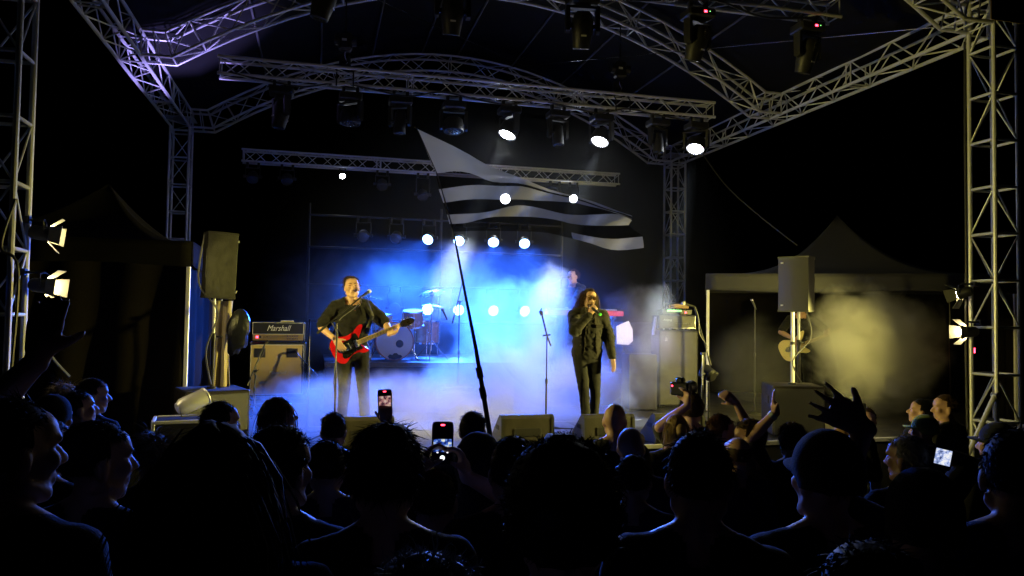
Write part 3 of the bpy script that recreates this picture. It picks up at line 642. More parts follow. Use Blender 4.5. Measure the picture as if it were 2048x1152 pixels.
# ------------------------------------------------------------------ floor monitors
def monitor(label, x, y, rz=0.):
    t = thing('floor_monitor', label, 'floor monitor', (x, y, DECK), rz, 'floor monitors along the stage edge')
    # profile in (depth, height): tall back towards the audience, sloping front towards the band
    prof = [(-.2, .0), (-.235, .05), (-.215, .3), (-.17, .335), (-.12, .335), (.24, .06), (.24, 0)]
    M = Matrix(((0, 0, 1, -.27), (1, 0, 0, 0), (0, 1, 0, .006), (0, 0, 0, 1)))
    b = MB(); b.prism(prof, 0, .54, M); b.build('cabinet', mat('brown_paint', (.027, .023, .018), .55, 0, .35, 9, .25, 90), t)
    for sx in (-1, 1):
        M2 = Matrix(((0, 0, 1, sx*.285-.015), (1, 0, 0, 0), (0, 1, 0, .004), (0, 0, 0, 1)))
        b = MB(); b.prism([(p[0]*1.02, p[1]*1.01) for p in prof], 0, .03, M2); b.build('side_cheek', MATS['scuffed_black'], t)
        b = MB(); b.box((sx*.302, -.05, .2), (.006, .14, .05), ch=.002); b.build('handle', RUBBER, t)
    b = MB(); b.box((0, -.229, .16), (.3, .006, .09), Matrix.Rotation(R(-4.6), 4, 'X'), ch=.002); b.build('connector_plate', BLACKP, t)
    b = MB(); b.box((0, .07, .203), (.5, .43, .012), Matrix.Rotation(R(-37.4), 4, 'X'), ch=.003); b.build('grille', MATS['mesh_grille'], t)
monitor('floor monitor at left, half hidden by the spiky-haired head and a raised phone', .49, 8.26, R(4))
monitor('floor monitor just right of the flagpole', 2.24, 8.16)
monitor('floor monitor in front of the singer', 3.17, 8.1)
monitor('floor monitor at right, behind the photographer', 4.02, 8.06, R(-3))

# ------------------------------------------------------------------ microphone stands
def mic(parent, p, d, ball=None):
    p = V(p); d = V(d).normalized()
    b = MB(); b.cyl(p-d*.16, p-d*.02, .012, .019, n=12); b.build('microphone', BLACKP, parent)
    b = MB(); b.sph(p, .026, 12, 8); b.build('mic_grille', ball or CHROME, parent)
def mic_stand(label, x, y, z, top, boom=None, tripod=True, m=None, with_mic=True, mdir=None, pole_m=None, lean=(0, 0)):
    t = thing('microphone_stand', label, 'microphone stand', (x, y, z), 0, 'microphone stands')
    T_ = V((lean[0], lean[1], top))
    b = MB(); b.cyl((0, 0, .06), T_*.55+V((0, 0, .02)), .012, n=10); b.build('lower_tube', DARKM, t)
    b = MB(); b.cyl(T_*.5, T_, .009, n=10); b.build('upper_tube', pole_m or DARKM, t)
    b = MB(); b.cyl(T_*.53, T_*.53+V((0, 0, .06)), .018, n=10); b.build('clutch', BLACKP, t)
    if tripod:
        for k in range(3):
            a = k*2.094+.5; b = MB(); b.tube([(0, 0, .14), (.3*math.cos(a), .3*math.sin(a), .012)], .009, 8); b.sph((.3*math.cos(a), .3*math.sin(a), .014), .014, 8, 6); b.build('leg', DARKM, t)
    else:
        b = MB(); b.lathe([(.14, 0), (.14, .02), (.04, .04), (.014, .07)], 18); b.build('base', DARKM, t)
    if boom:
        A, B = V(boom[0]), V(boom[1])
        b = MB(); b.cyl(A, B, .0085, n=10); b.build('boom', DARKM, t)
        b = MB(); b.cyl(A, A+(B-A).normalized()*.12, .014, n=10); b.build('counterweight', BLACKP, t)
        b = MB(); b.cyl(T_+V((-.02, 0, 0)), T_+V((.02, 0, 0)), .02, n=10); b.cyl(T_+V((.02, 0, 0)), T_+V((.05, 0, .02)), .006, n=6); b.build('boom_clutch', BLACKP, t)
        end = B; d = mdir or (B-A)
        if with_mic:
            mic(t, end+V(d).normalized()*.15, d, m)
            n_ = 14; pts = []
            for k in range(n_): tt = k/(n_-1); q = end.lerp(A.lerp(B, .3), tt); q += V((.02*math.sin(tt*9), -.02, -.07*math.sin(tt*3.14))); pts.append(q)
            b = MB(); b.tube(pts+[T_*.9+V((.015, -.01, 0)), T_*.5+V((-.02, -.01, 0)), V((.03, -.02, .05))], .005, 6); b.build('lead', GREYP, t)
    elif with_mic: mic(t, T_+V(mdir)*.12, mdir, m)
    return t
mic_stand('boom microphone stand in front of the guitarist', .2, 8.58, DECK, 1.33, ((-.21, -.02, 1.2), (.27, .12, 1.62)), m=WHITEP, mdir=(.5, .55, .35))
t = mic_stand('empty straight microphone stand at the centre of the stage', 2.61, 8.48, DECK, 1.2, None, False, with_mic=False, pole_m=DARKM)
b = MB(); b.tube([(.05, 0, 1.08), (0, 0, 1.2), (-.06, .02, 1.45)], .011, 8); b.build('tilt_tube', BLACKP, t)
b = MB(); b.cyl((-.06, .02, 1.44), (-.075, .02, 1.49), .02, .024, n=10); b.cyl((-.095, .02, 1.47), (-.06, .02, 1.52), .008, n=6); b.build('mic_clip', BLACKP, t)
b = MB(); b.cyl((-.05, 0, 1.2), (.04, 0, 1.21), .01, n=8); b.build('boom_clutch', BLACKP, t)
mic_stand('boom microphone stand at right, before the bass cabinet', 4.78, 8.75, DECK, .98, ((.1, -.03, .83), (-.1, .04, 1.58)), m=WHITEP, mdir=(-.9, .1, .25), pole_m=ALU)
mic_stand('boom microphone stand beside the drum kit with its arm steep', 1.97, 10.72, DECK, 1.62, ((-.1, .0, 1.3), (.05, 0, 1.95)), with_mic=False, tripod=True)
mt = bpy.data.objects['microphone_stand.003']
mic(mt, (-.24, .02, 1.5), (-.3, 0, .6), BLACKP)
mic_stand('short boom stand micing the left half of the gold cabinet', -.82, 10.88, DECK, .62, ((-.1, 0, .42), (.1, .22, .98)), mdir=(.1, .6, .1), m=BLACKP)
mic_stand('short boom stand micing the right half of the gold cabinet', -.12, 10.9, DECK, .5, ((.12, 0, .55), (-.16, .2, .85)), mdir=(-.1, .6, .1), m=BLACKP)
mic_stand('straight dark stand left of the guitarist', -.1, 9.4, DECK, 1.35, None, False, with_mic=False)
mic_stand('dark microphone stand in the smoke in front of the right tent', 6.45, 10.2, DECK, 1.62, None, False, mdir=(-.3, .2, .9))

# ------------------------------------------------------------------ drum kit
SHELL = mat('copper_lacquer', (.55, .2, .07), .25, .1, .15, 6)
CYM = mat('bronze_cymbal', (.6, .5, .28), .25, 1, .15, 30)
SKIN = mat('drum_skin', (.85, .83, .8), .55, 0, .06, 6, trans=.12)
RZ = 1.3
def drum(name, label, c, r, h, tilt=(0, 0), front=False, legs=0):
    t = thing(name, label, 'drum', (c[0], c[1], RZ), 0, 'drums of the kit'); M = Matrix.Translation((0, 0, c[2]-RZ)) @ Matrix.Rotation(tilt[0], 4, 'X') @ Matrix.Rotation(tilt[1], 4, 'Y')
    b = MB(); b.lathe([(r, -h/2), (r, h/2)], 32, M); b.build('shell', SHELL, t)
    for z in (-1, 1):
        b = MB(); b.lathe([(r+.002, z*h/2-.012), (r+.014, z*h/2-.012), (r+.014, z*h/2+.012), (r+.002, z*h/2+.012)], 32, M, ring=True); b.build('hoop', CHROME if not front else SHELL, t)
        b = MB(); b.lathe([(.001, z*(h/2+.002)), (r, z*(h/2+.002))], 32, M, caps=False); b.build('head', SKIN, t)
    nl = 8 if front else 6
    for k in range(nl):
        a = 2*math.pi*(k+.5)/nl; p = M @ V(((r+.018)*math.cos(a), (r+.018)*math.sin(a), 0)); q0 = M @ V(((r+.02)*math.cos(a), (r+.02)*math.sin(a), -h/2)); q1 = M @ V(((r+.02)*math.cos(a), (r+.02)*math.sin(a), h/2))
        b = MB(); b.cyl(q0, q1, .004, n=6); b.sph(p, (.012, .012, .02), 8, 6); b.build('lug', CHROME, t)
    for k in range(legs):
        a = 2*math.pi*(k+.2)/legs; x, y = (r+.02)*math.cos(a), (r+.02)*math.sin(a); b = MB(); b.cyl((x, y, .0), (x, y, c[2]-RZ+.05), .007, n=8); b.build('leg', CHROME, t)
    return t, M
kd, KM = drum('bass_drum', 'bass drum with pale front skin, dark port hole and worn lower edge', (1.13, 11.72, RZ+.293), .275, .4, (R(90), 0), True)
b = MB(); b.lathe([(.001, 0), (.055, 0), (.058, .003)], 24, KM @ Matrix.Translation((.075, -.035, .204))); b.build('port_hole', BLACKP, kd)
rn = random.Random(5); poly = [(-.16, -.215)]
poly = [(-.08, -.262), (.0, -.274), (.08, -.262), (.12, -.235), (.1, -.205), (.06, -.2), (.035, -.175), (-.01, -.18), (-.03, -.205), (-.07, -.195), (-.1, -.225)]
b = MB(); b.prism(poly, .2035, .206, KM @ Matrix.Diagonal((1, 1, 1, 1))); b.build('torn_edge', BLACKP, kd)
for s in (-1, 1): b = MB(); b.tube([(s*.26, -.1, .2), (s*.36, -.16, .02), (s*.37, -.165, .0)], .008, 8); b.build('spur', CHROME, kd)
tm_, _ = drum('rack_tom', 'copper lacquered rack tom above the bass drum', (1.43, 11.78, 1.945), .155, .24, (R(12), R(-4)))
b = MB(); b.tube([(0, 0, .5), (-.12, -.04, .42), (-.14, -.04, .3)], .012, 8); b.build('tom_arm', CHROME, tm_)
drum('snare_drum', 'chrome rimmed snare drum behind the bass drum', (.98, 12.2, 1.93), .17, .14, (R(6), 0), legs=3)
drum('floor_tom', 'copper floor tom on chrome legs behind the bass drum', (1.72, 12.3, 1.72), .2, .36, legs=3)
def cymbal_stand(label, x, y, z, items):
    t = thing('cymbal_stand', label, 'cymbal stand', (x, y, RZ), 0, 'cymbal stands')
    b = MB(); b.cyl((0, 0, .15), (0, 0, (z-RZ)*.6), .013, n=10); b.build('lower_tube', CHROME, t)
    b = MB(); b.cyl((0, 0, (z-RZ)*.55), (0, 0, z-RZ), .009, n=10); b.sph((0, 0, z-RZ+.02), .014, 8, 6); b.build('upper_tube', CHROME, t)
    b = MB(); b.sph((0, 0, (z-RZ)*.57), (.024, .024, .03), 10, 6); b.build('clutch', CHROME, t)
    for k in range(3):
        a = k*2.094+.3; b = MB(); b.tube([(0, 0, .32), (.16*math.cos(a), .16*math.sin(a), .14), (.3*math.cos(a), .3*math.sin(a), .012)], .008, 8); b.build('leg', CHROME, t)
    for (dz, r, tx, ty) in items:
        b = MB(); M = Matrix.Translation((0, 0, z-RZ+dz)) @ Matrix.Rotation(R(tx), 4, 'X') @ Matrix.Rotation(R(ty), 4, 'Y')
        b.lathe([(.006, .026), (.03, .024), (.042, .008), (r*.6, -.004), (r, -.016), (r, -.0185), (r*.6, -.007), (.04, .004), (.006, .022)], 40, M); b.build('cymbal', CYM, t)
cymbal_stand('tall stand at the right of the drums with two cymbals', 1.70, 11.62, 2.36, [(-.01, .215, 14, -12), (-.2, .165, 3, 2)])
cymbal_stand('cymbal stand in front of the rack tom, cymbal near the guitar neck', .84, 11.75, 2.06, [(-.01, .2, 8, 10)])
cymbal_stand('cymbal stand behind the guitarist shoulder', .8, 12.5, 2.3, [(-.01, .22, 5, 8)])
t = thing('drum_stool', 'round black drum stool behind the kit', 'stool', (1.25, 12.85, RZ))
b = MB(); b.lathe([(.001, .44), (.16, .44), (.18, .47), (.17, .52), (.001, .53)], 24); b.build('seat', TOLEX, t)
b = MB(); b.cyl((0, 0, .1), (0, 0, .44), .02); b.build('post', CHROME, t)
for k in range(3): a = k*2.094; b = MB(); b.tube([(0, 0, .3), (.25*math.cos(a), .25*math.sin(a), .012)], .01, 8); b.build('leg', CHROME, t)

# ------------------------------------------------------------------ flight case, keyboard, music stand
t = thing('packing_trunk', 'flat black trunk under the small flight case', 'case', (1.97, 10.83, DECK))
b = MB(); b.box((0, 0, .055), (.6, .4, .1), ch=.01); b.build('body', BLACKP, t)
b = MB(); b.box((0, -.202, .06), (.08, .006, .04)); b.build('latch', CHROME, t)
t = thing('flight_case', 'small blue-lit flight case with metal edges and a printed badge', 'flight case', (1.97, 10.83, DECK+.107))
w, d, h = .5, .34, .3
b = MB(); b.box((0, 0, h/2), (w-.012, d-.012, h-.012), ch=.004); b.build('body', mat('grey_laminate', (.12, .13, .15), .35, 0, .15, 12), t)
for sx in (-1, 1):
    for sy in (-1, 1): b = MB(); b.box((sx*(w/2-.01), sy*(d/2-.01), h/2), (.026, .026, h-.05), ch=.004); b.build('edge', ALU, t)
    for sy in (-1, 1):
        for z in (.012, h-.012): b = MB(); b.sph((sx*(w/2-.012), sy*(d/2-.012), z), .024, 10, 6); b.build('ball_corner', CHROME, t)
for sy in (-1, 1):
    for z in (.012, h-.012): b = MB(); b.box((0, sy*(d/2-.01), z), (w-.07, .026, .024), ch=.004); b.build('edge', ALU, t)
b = MB(); b.box((0, -d/2-.001, h-.085), (w-.06, .012, .035), ch=.002); b.build('lid_rail', ALU, t)
b = MB(); b.box((0, -d/2-.006, h-.095), (.09, .014, .1), ch=.006); b.build('butterfly_latch', CHROME, t)
b = MB(); b.sph((0, -d/2-.014, h-.1), (.02, .008, .028), 8, 6); b.build('latch_key', ALU, t)
wm = mat('white_print', (.6, .62, .66), .6, 0, .05, 20)
b = MB(); b.lathe([(.022, 0), (.03, 0), (.03, .002), (.022, .002)], 24, ring=True, M=Matrix.Translation((-.075, -d/2+.005, .09)) @ Matrix.Rotation(R(90), 4, 'X'));
for z in (.07, .11): b.box((.03, -d/2+.004, z), (.14, .003, .004))
b.box((.1, -d/2+.004, .09), (.004, .003, .044))
b.build('printed_badge', wm, t)
for k in range(6): b = MB(); b.box((-.025+.018*k, -d/2+.004, .09), (.012, .003, .016)); b.build('printed_mark', wm, t)
KR = 1.1
t = thing('keyboard', 'red keyboard on a black stand behind the singer', 'keyboard', (4.2, 11.62, KR), R(-4))
kred = mat('red_lacquer', (.55, .03, .03), .3, 0, .1, 10)
b = MB(); b.box((0, 0, .97), (1.26, .33, .085), ch=.012); b.build('body', kred, t)
b = MB(); b.box((0, -.02, 1.016), (1.18, .22, .012)); b.build('key_bed', BLACKP, t)
b = MB(); b.box((0, .02, 1.028), (.84, .15, .014))
wk = MB(); wk.box((0, 0, 0), (.0205, .14, .014)); wkm = wk.mesh('white_key', WHITEP)
for k in range(52): obj('white_key', wkm, t, Matrix.Translation((-.56+.0216*k, .03, 1.028)))
bk = MB(); bk.box((0, 0, 0), (.011, .09, .012)); bkm = bk.mesh('black_key', BLACKP)
for k in range(51):
    if k % 7 not in (2, 6): obj('black_key', bkm, t, Matrix.Translation((-.5492+.0216*k, .0, 1.041)))
for s in (-1, 1):
    for q in (-1, 1): b = MB(); b.tube([(s*.5, q*.16, .01), (s*.45, -q*.14, .92)], .016, 8); b.build('stand_leg', DARKM, t)
    b = MB(); b.box((s*.47, 0, .91), (.04, .36, .03)); b.build('stand_arm', DARKM, t)
b = MB(); b.box((0, .0, .5), (.9, .03, .03)); b.build('stand_bar', DARKM, t)
t = thing('music_stand', 'music stand with a pale violet-lit sheet right of the singer', 'music stand', (4.74, 11.2, DECK), R(-14))
b = MB(); b.prism([(-.13, -.22), (.06, -.23), (.13, -.17), (.13, .02), (.07, .16), (-.13, .07)], -.004, .004, Matrix.Translation((0, 0, 1.22)) @ Matrix.Rotation(R(78), 4, 'X')); b.build('sheet', mat('white_board', (.8, .8, .8), .6, 0, .05, 8), t)
b = MB(); b.cyl((0, .05, .02), (0, .05, 1.2), .012, n=10); b.build('post', DARKM, t)
b = MB(); b.box((0, .0, .99), (.3, .06, .012), ch=.003); b.build('ledge', DARKM, t)
for k in range(3): a = k*2.094+.4; b = MB(); b.tube([(0, .05, .2), (.22*math.cos(a), .05+.22*math.sin(a), .012)], .008, 8); b.build('leg', DARKM, t)
t = thing('stage_box', 'low black equipment box below the violet-lit sheet', 'case', (4.88, 10.95, DECK), R(-5))
b = MB(); b.box((0, 0, .44), (.44, .4, .85), ch=.012); b.build('body', mat('dark_laminate', (.05, .045, .06), .5, 0, .2, 10), t)
for s in (-1, 1): b = MB(); b.box((s*.212, -.195, .44), (.02, .02, .84)); b.build('edge', GREYP, t)
for sx in (-1, 1):
    for sy in (-1, 1): b = MB(); b.sph((sx*.16, sy*.14, .012), (.02, .02, .012), 8, 6); b.build('caster', RUBBER, t)
# cables on the deck
rn = random.Random(9)
for i, lab in enumerate(('black lead looping over the deck near the singer', 'black lead crossing the deck near the right monitors', 'black lead running from the left riser to the monitors', 'pale lead lying across the deck at centre')):
    x, y = ((2.9, 9.2), (4.2, 8.5), (.2, 9.6), (2.2, 9.4))[i]; pts = [(x, y, DECK+.008)]
    for k in range(7): x += rn.uniform(-.1, .35); y += rn.uniform(-.22, .2); pts.append((x, max(y, 8.0), DECK+.008))
    cable('floor_cable', lab, pts, .007, GREYP if i == 3 else RUBBER)

# ------------------------------------------------------------------ tents
def tent(label, x0, y0, size, z0, eave, peak, sheet_m, roof_m, walls, cx=None, Ly=None, conc=2.1, rz=0.):
    t = thing('pop_up_tent', label, 'tent', (x0, y0, z0), rz, 'pop-up tents beside the stage'); L = size; Ly = Ly or L; cx = cx if cx is not None else L/2; cyy = Ly/2
    for px, py in ((0, 0), (L, 0), (L, Ly), (0, Ly)):
        b = MB(); b.box((px, py, eave/2-.01), (.045, .045, eave-.02), ch=.006); b.build('leg', mat('white_tube', (.72, .72, .7), .4, .2, .1, 10), t)
        b = MB(); b.box((px, py, .008), (.1, .1, .016)); b.build('foot', DARKM, t)
    # concave pyramid roof
    n = 14; b = MB(); cor = [(-.03, -.03), (L+.03, -.03), (L+.03, Ly+.03), (-.03, Ly+.03)]
    for k in range(4):
        p, q = cor[k], cor[(k+1) % 4]; o = len(b.v)
        for j in range(n+1):
            tt = j/n; f = tt**conc
            for i in range(n+1):
                s = i/n; ex, ey = p[0]+(q[0]-p[0])*s, p[1]+(q[1]-p[1])*s
                x = ex+(cx-ex)*tt; y = ey+(cyy-ey)*tt; z = eave+(peak-eave)*f-.05*math.sin(math.pi*s)*math.sin(math.pi*tt)
                b.v.append((x, y, z))
        b.f += [(o+j*(n+1)+i, o+j*(n+1)+i+1, o+(j+1)*(n+1)+i+1, o+(j+1)*(n+1)+i) for j in range(n) for i in range(n)]
    b.mi = [0]*len(b.f); o = b.build('roof', roof_m, t, ang=60); md = o.modifiers.new('s', 'SOLIDIFY'); md.thickness = .006
    for k in range(4):
        p, q = V(cor[k]), V(cor[(k+1) % 4]); d = (q-p).normalized(); M = Matrix(((d.x, -d.y, 0, (p.x+q.x)/2), (d.y, d.x, 0, (p.y+q.y)/2), (0, 0, 1, eave), (0, 0, 0, 1)))
        cloth('valance', drape_mesh((q-p).length, .27, 3, .008, 24, 4, 0, k), roof_m, t, M)
    for k, amp in walls:
        p, q = V(cor[k]), V(cor[(k+1) % 4]); d = (q-p).normalized(); nn = V((d.y, -d.x))*-.05
        M = Matrix(((d.x, -d.y, 0, (p.x+q.x)/2+nn.x), (d.y, d.x, 0, (p.y+q.y)/2+nn.y), (0, 0, 1, eave-.2), (0, 0, 0, 1)))
        cloth('side_wall', drape_mesh((q-p).length-.1, eave-.23, 5, amp, 60, 30, 0, k+3), sheet_m, t, M)
    return t
BLKCLOTH = mat('black_tent_cloth', (.0065, .0052, .0045), .9, 0, .3, 3, .2, 40, spec=.08)
GREYCLOTH = mat('grey_white_cloth', (.034, .034, .042), .8, 0, .1, 3, .1, 40, spec=.15)
tent('black pop-up tent with draped dark side walls at left', -4.36, 8.98, 2.95, DECK, 2.2, 3.02, BLKCLOTH, mat('dark_roof_cloth', (.005, .0045, .0042), .9, 0, .2, 3, spec=.08), ((0, .05), (1, .03), (2, .03), (3, .03)), 1.75)
tent('pale grey pop-up tent with open front behind the bass cabinet', 5.85, 10.55, 4.2, DECK, 2.13, 3.2, BLKCLOTH, GREYCLOTH, ((2, .04), (1, .04)), 2.1, 3.0, 2.8, R(-29))
# pale wrapped pole and hanging cloth beside the left loudspeaker
cloth('hanging_cloth', drape_mesh(.2, .98, 2, .035, 14, 18, .3, 4), mat('beige_cloth', (.5, .42, .25), .9, 0, .2, 10, .3, 60), None, Matrix.Translation((-1.0, 8.6, 2.12))); tag(bpy.data.objects['hanging_cloth'], 'beige cloth hanging down behind the left speaker pole', 'cloth')
t = thing('tent_pole', 'bright pole standing right of the loudspeaker at right', 'pole', (6.1, 8.75, DECK))
b = MB(); b.cyl((0, 0, .02), (0, 0, 2.0), .025, n=12); b.build('tube', MATS['white_tube'], t)
for z in (.5, 1.1, 1.6): b = MB(); b.cyl((0, 0, z), (0, 0, z+.04), .031, n=12); b.build('tape_band', BLACKP, t)
b = MB(); b.box((0, 0, .01), (.16, .16, .02)); b.build('foot', DARKM, t)
cable('bent_hose', 'shiny curved blue-lit hose at left in front of the black tent', [(-2.43, 7.9, 2.1), (-2.5, 7.9, 1.9), (-2.48, 7.9, 1.75), (-2.40, 7.9, 1.55), (-2.25, 7.9, 1.37)], .013, mat('shiny_hose', (.3, .32, .5), .18, .4, .1, 8), cat='hose')
# diagonal braces of the front towers
for x, s, lab in ((XL, 1, 'diagonal brace tube at the foot of the left front tower'), (XR, -1, 'diagonal brace tube at the foot of the right front tower')):
    t = thing('tower_brace', lab, 'brace', (x+s*1.1, YF, gz), 0, 'brace tubes of the front towers')
    bar('tube', t, (x+s*.2, YF-.17, 1.18), (x+s*1.1, YF-.2, gz+.03), .027, ALU)
    b = MB(); b.box((0, -.2, .012), (.16, .16, .024)); b.build('foot', ALU, t)
    b = MB(); b.cyl((-s*.93, -.2, 1.18-gz), (-s*.93, -.12, 1.18-gz), .04, n=10); b.build('coupler', CHROME, t)
b = MB(); b.box((0, 0, 0), (.02, .01, .07)); tag(b.build('indicator_lamp', LED_RED, None, Matrix.Translation((8.9, 8.6, 1.62))), 'tiny red light glowing behind the right front tower', 'lamp')
# small exit lamps far right behind tower
# ------------------------------------------------------------------ people
TMP = bpy.data.scenes.new('workbench')
def cap(b, p0, p1, r0, r1=None, n=12, m=4):
    p0 = V(p0); p1 = V(p1); r1 = r0 if r1 is None else r1
    if (p1-p0).length < 1e-5: p1 = p0+V((0, 0, 1e-4))
    x, y, d = basis(p1-p0); rings = []
    for k in range(m+1):
        a = math.pi/2*k/m; rings.append((p0-d*r0*math.cos(a), r0*math.sin(a)))
    for k in range(m+1):
        a = math.pi/2*k/m; rings.append((p1+d*r1*math.sin(a), r1*math.cos(a)))
    o = len(b.v)
    for c, r in rings:
        r = max(r, 1e-4); b.v += [tuple(c+(x*math.cos(2*math.pi*k/n)+y*math.sin(2*math.pi*k/n))*r) for k in range(n)]
    for i in range(len(rings)-1):
        for k in range(n): b.f.append((o+i*n+k, o+i*n+(k+1) % n, o+(i+1)*n+(k+1) % n, o+(i+1)*n+k)); b.mi.append(0)
    b.f.append(tuple(o+k for k in range(n-1, -1, -1))); b.f.append(tuple(o+(len(rings)-1)*n+k for k in range(n))); b.mi += [0, 0]
def remesh(b, voxel, name, m, smooth=3, wr=0., seed=0, cuts=(), ws=9.):
    me = bpy.data.meshes.new('raw'); me.from_pydata(b.v, [], b.f); me.update()
    o = bpy.data.objects.new('raw', me); TMP.collection.objects.link(o)
    md = o.modifiers.new('r', 'REMESH'); md.mode = 'VOXEL'; md.voxel_size = voxel; md.use_smooth_shade = True
    if smooth: ms = o.modifiers.new('s', 'SMOOTH'); ms.factor = .5; ms.iterations = smooth
    vl = TMP.view_layers[0]; vl.update(); dg = vl.depsgraph
    out = bpy.data.meshes.new_from_object(o.evaluated_get(dg)); out.name = name
    bpy.data.objects.remove(o); bpy.data.meshes.remove(me)
    if wr:
        n = len(out.vertices); co = np.empty(n*3); out.vertices.foreach_get('co', co); co = co.reshape(-1, 3); nr = np.empty(n*3); out.vertices.foreach_get('normal', nr); nr = nr.reshape(-1, 3)
        for i in range(n):
            p = V(co[i]); q = V((p.x*ws+seed, p.y*ws, p.z*ws*1.6+p.x*6))
            co[i] += nr[i]*wr*(abs(mnoise.noise(q))*1.6-.5+.5*mnoise.noise(q*2.3))
        out.vertices.foreach_set('co', co.ravel())
    if cuts:
        bm = bmesh.new(); bm.from_mesh(out)
        for pc, pn in cuts: bmesh.ops.bisect_plane(bm, geom=list(bm.verts)+list(bm.edges)+list(bm.faces), plane_co=pc, plane_no=pn, clear_outer=True)
        bm.to_mesh(out); bm.free()
    out.materials.clear(); out.materials.append(m)
    out.polygons.foreach_set('use_smooth', [True]*len(out.polygons)); out.update(); return out
def ik(S, W, pole, a=.29, b_=.265):
    S = V(S); W = V(W); d = W-S; L = d.length
    if L > (a+b_)*.995: W = S+d.normalized()*(a+b_)*.995; d = W-S; L = d.length
    if L < abs(a-b_)+.02: L = abs(a-b_)+.02
    h = (a*a-b_*b_+L*L)/(2*L); r = math.sqrt(max(a*a-h*h, 1e-6)); dn = d.normalized(); p = V(pole); p = (p-dn*p.dot(dn)).normalized()
    return S+dn*h+p*r, W
def hand(b, W, d, n, pose, side):
    """five fingers on a palm; d = pointing direction, n = palm normal, side = +1 left, -1 right"""
    d = V(d).normalized(); n = V(n); n = (n-d*n.dot(d)).normalized(); s = d.cross(n)*side
    curl = {'relax': .32, 'fist': 1.25, 'grip': 1.0, 'spread': .06, 'point': .2}[pose]; fan = {'spread': .2, 'relax': .05}.get(pose, .02)
    cap(b, W-d*.01, W+d*.045, .026, .03, 10, 3)
    for i, (off, L) in enumerate(((-.031, .072), (-.0105, .082), (.0105, .077), (.031, .062))):
        k = W+d*.088+s*off*(1.15 if pose == 'spread' else 1); cap(b, W+d*.02+s*off*.6, k, .017, .0135, 8, 2)
        fd = (d+s*(fan*(i-1.5)*.9)).normalized(); p = k; ang = curl*(.75+.1*i)*.7
        for q, seg in enumerate((.42, .32, .26)):
            ax = fd.cross(n).normalized(); fd = Matrix.Rotation(ang, 3, ax) @ fd; e = p+fd*L*seg; cap(b, p, e, .0108-.0012*q, .0098-.0012*q, 8, 2); p = e
    th = (s*-.75+d*.55+n*.25).normalized() if pose in ('spread', 'relax') else (s*-.45+d*.5+n*.65).normalized()
    p0 = W+d*.028+s*-.024; p1 = p0+th*.045; p2 = p1+(th+d*.25+n*(.3 if pose != 'spread' else 0)).normalized()*.034
    cap(b, p0, p1, .0165, .0125, 8, 2); cap(b, p1, p2, .0125, .0095, 8, 2)
SKINS = {'fair': mat('skin_fair', (.52, .31, .22), .5, 0, .1, 30, .1, 120, sheen=.1), 'tan': mat('skin_tan', (.40, .23, .15), .5, 0, .1, 30, .1, 120, sheen=.1)}
HAIRC = {'black': (.010, .009, .008), 'brown': (.05, .028, .014), 'auburn': (.085, .035, .014), 'blond': (.28, .19, .09), 'grey': (.22, .22, .22), 'navy': (.02, .025, .05), 'none': (.03, .02, .015)}
def hairmat(c): return mat('hair_'+c, HAIRC[c], .62, 0, .3, 25, spec=.2)
CLOTHC = {'black': (.012, .012, .013), 'navy': (.018, .022, .04), 'olive': (.05, .05, .03), 'grey': (.10, .10, .105), 'green': (.32, .42, .14), 'denim': (.02, .0185, .018), 'jeans': (.012, .0125, .015)}
def clothmat(c): return mat('cloth_'+c, CLOTHC[c], .9, 0, .3, 14, .35, 180, sheen=.12, spec=.15)
def head_shape(b, Hm, fine=True):
    T_ = lambda p: Hm @ V(p); Rm = Hm.to_3x3().to_4x4()
    b.sph(T_((0, .012, .03)), (.077, .096, .094), 20, 14, Rm); b.sph(T_((0, -.02, -.035)), (.063, .074, .083), 18, 12, Rm)
    cap(b, T_((0, -.062, -.098)), T_((0, -.05, -.09)), .029, .034); b.sph(T_((0, -.045, .045)), (.066, .052, .055), 14, 10, Rm)
    cap(b, T_((0, -.092, .012)), T_((0, -.116, -.028)), .009, .0145); cap(b, T_((-.013, -.1, -.032)), T_((.013, -.1, -.032)), .011)
    cap(b, T_((-.04, -.08, .03)), T_((.04, -.08, .03)), .0145); cap(b, T_((-.021, -.084, -.062)), T_((.021, -.084, -.062)), .0105); cap(b, T_((-.016, -.084, -.074)), T_((.016, -.084, -.074)), .0105)
    for s in (-1, 1):
        b.sph(T_((s*.079, .012, -.012)), (.011, .022, .034), 10, 8, Rm); b.sph(T_((s*.042, -.066, -.02)), (.024, .024, .026), 10, 8, Rm); cap(b, T_((s*.055, .0, -.065)), T_((s*.03, -.055, -.095)), .022, .024)
SK_C, SK_R = V((0, .012, .03)), V((.077, .096, .094))
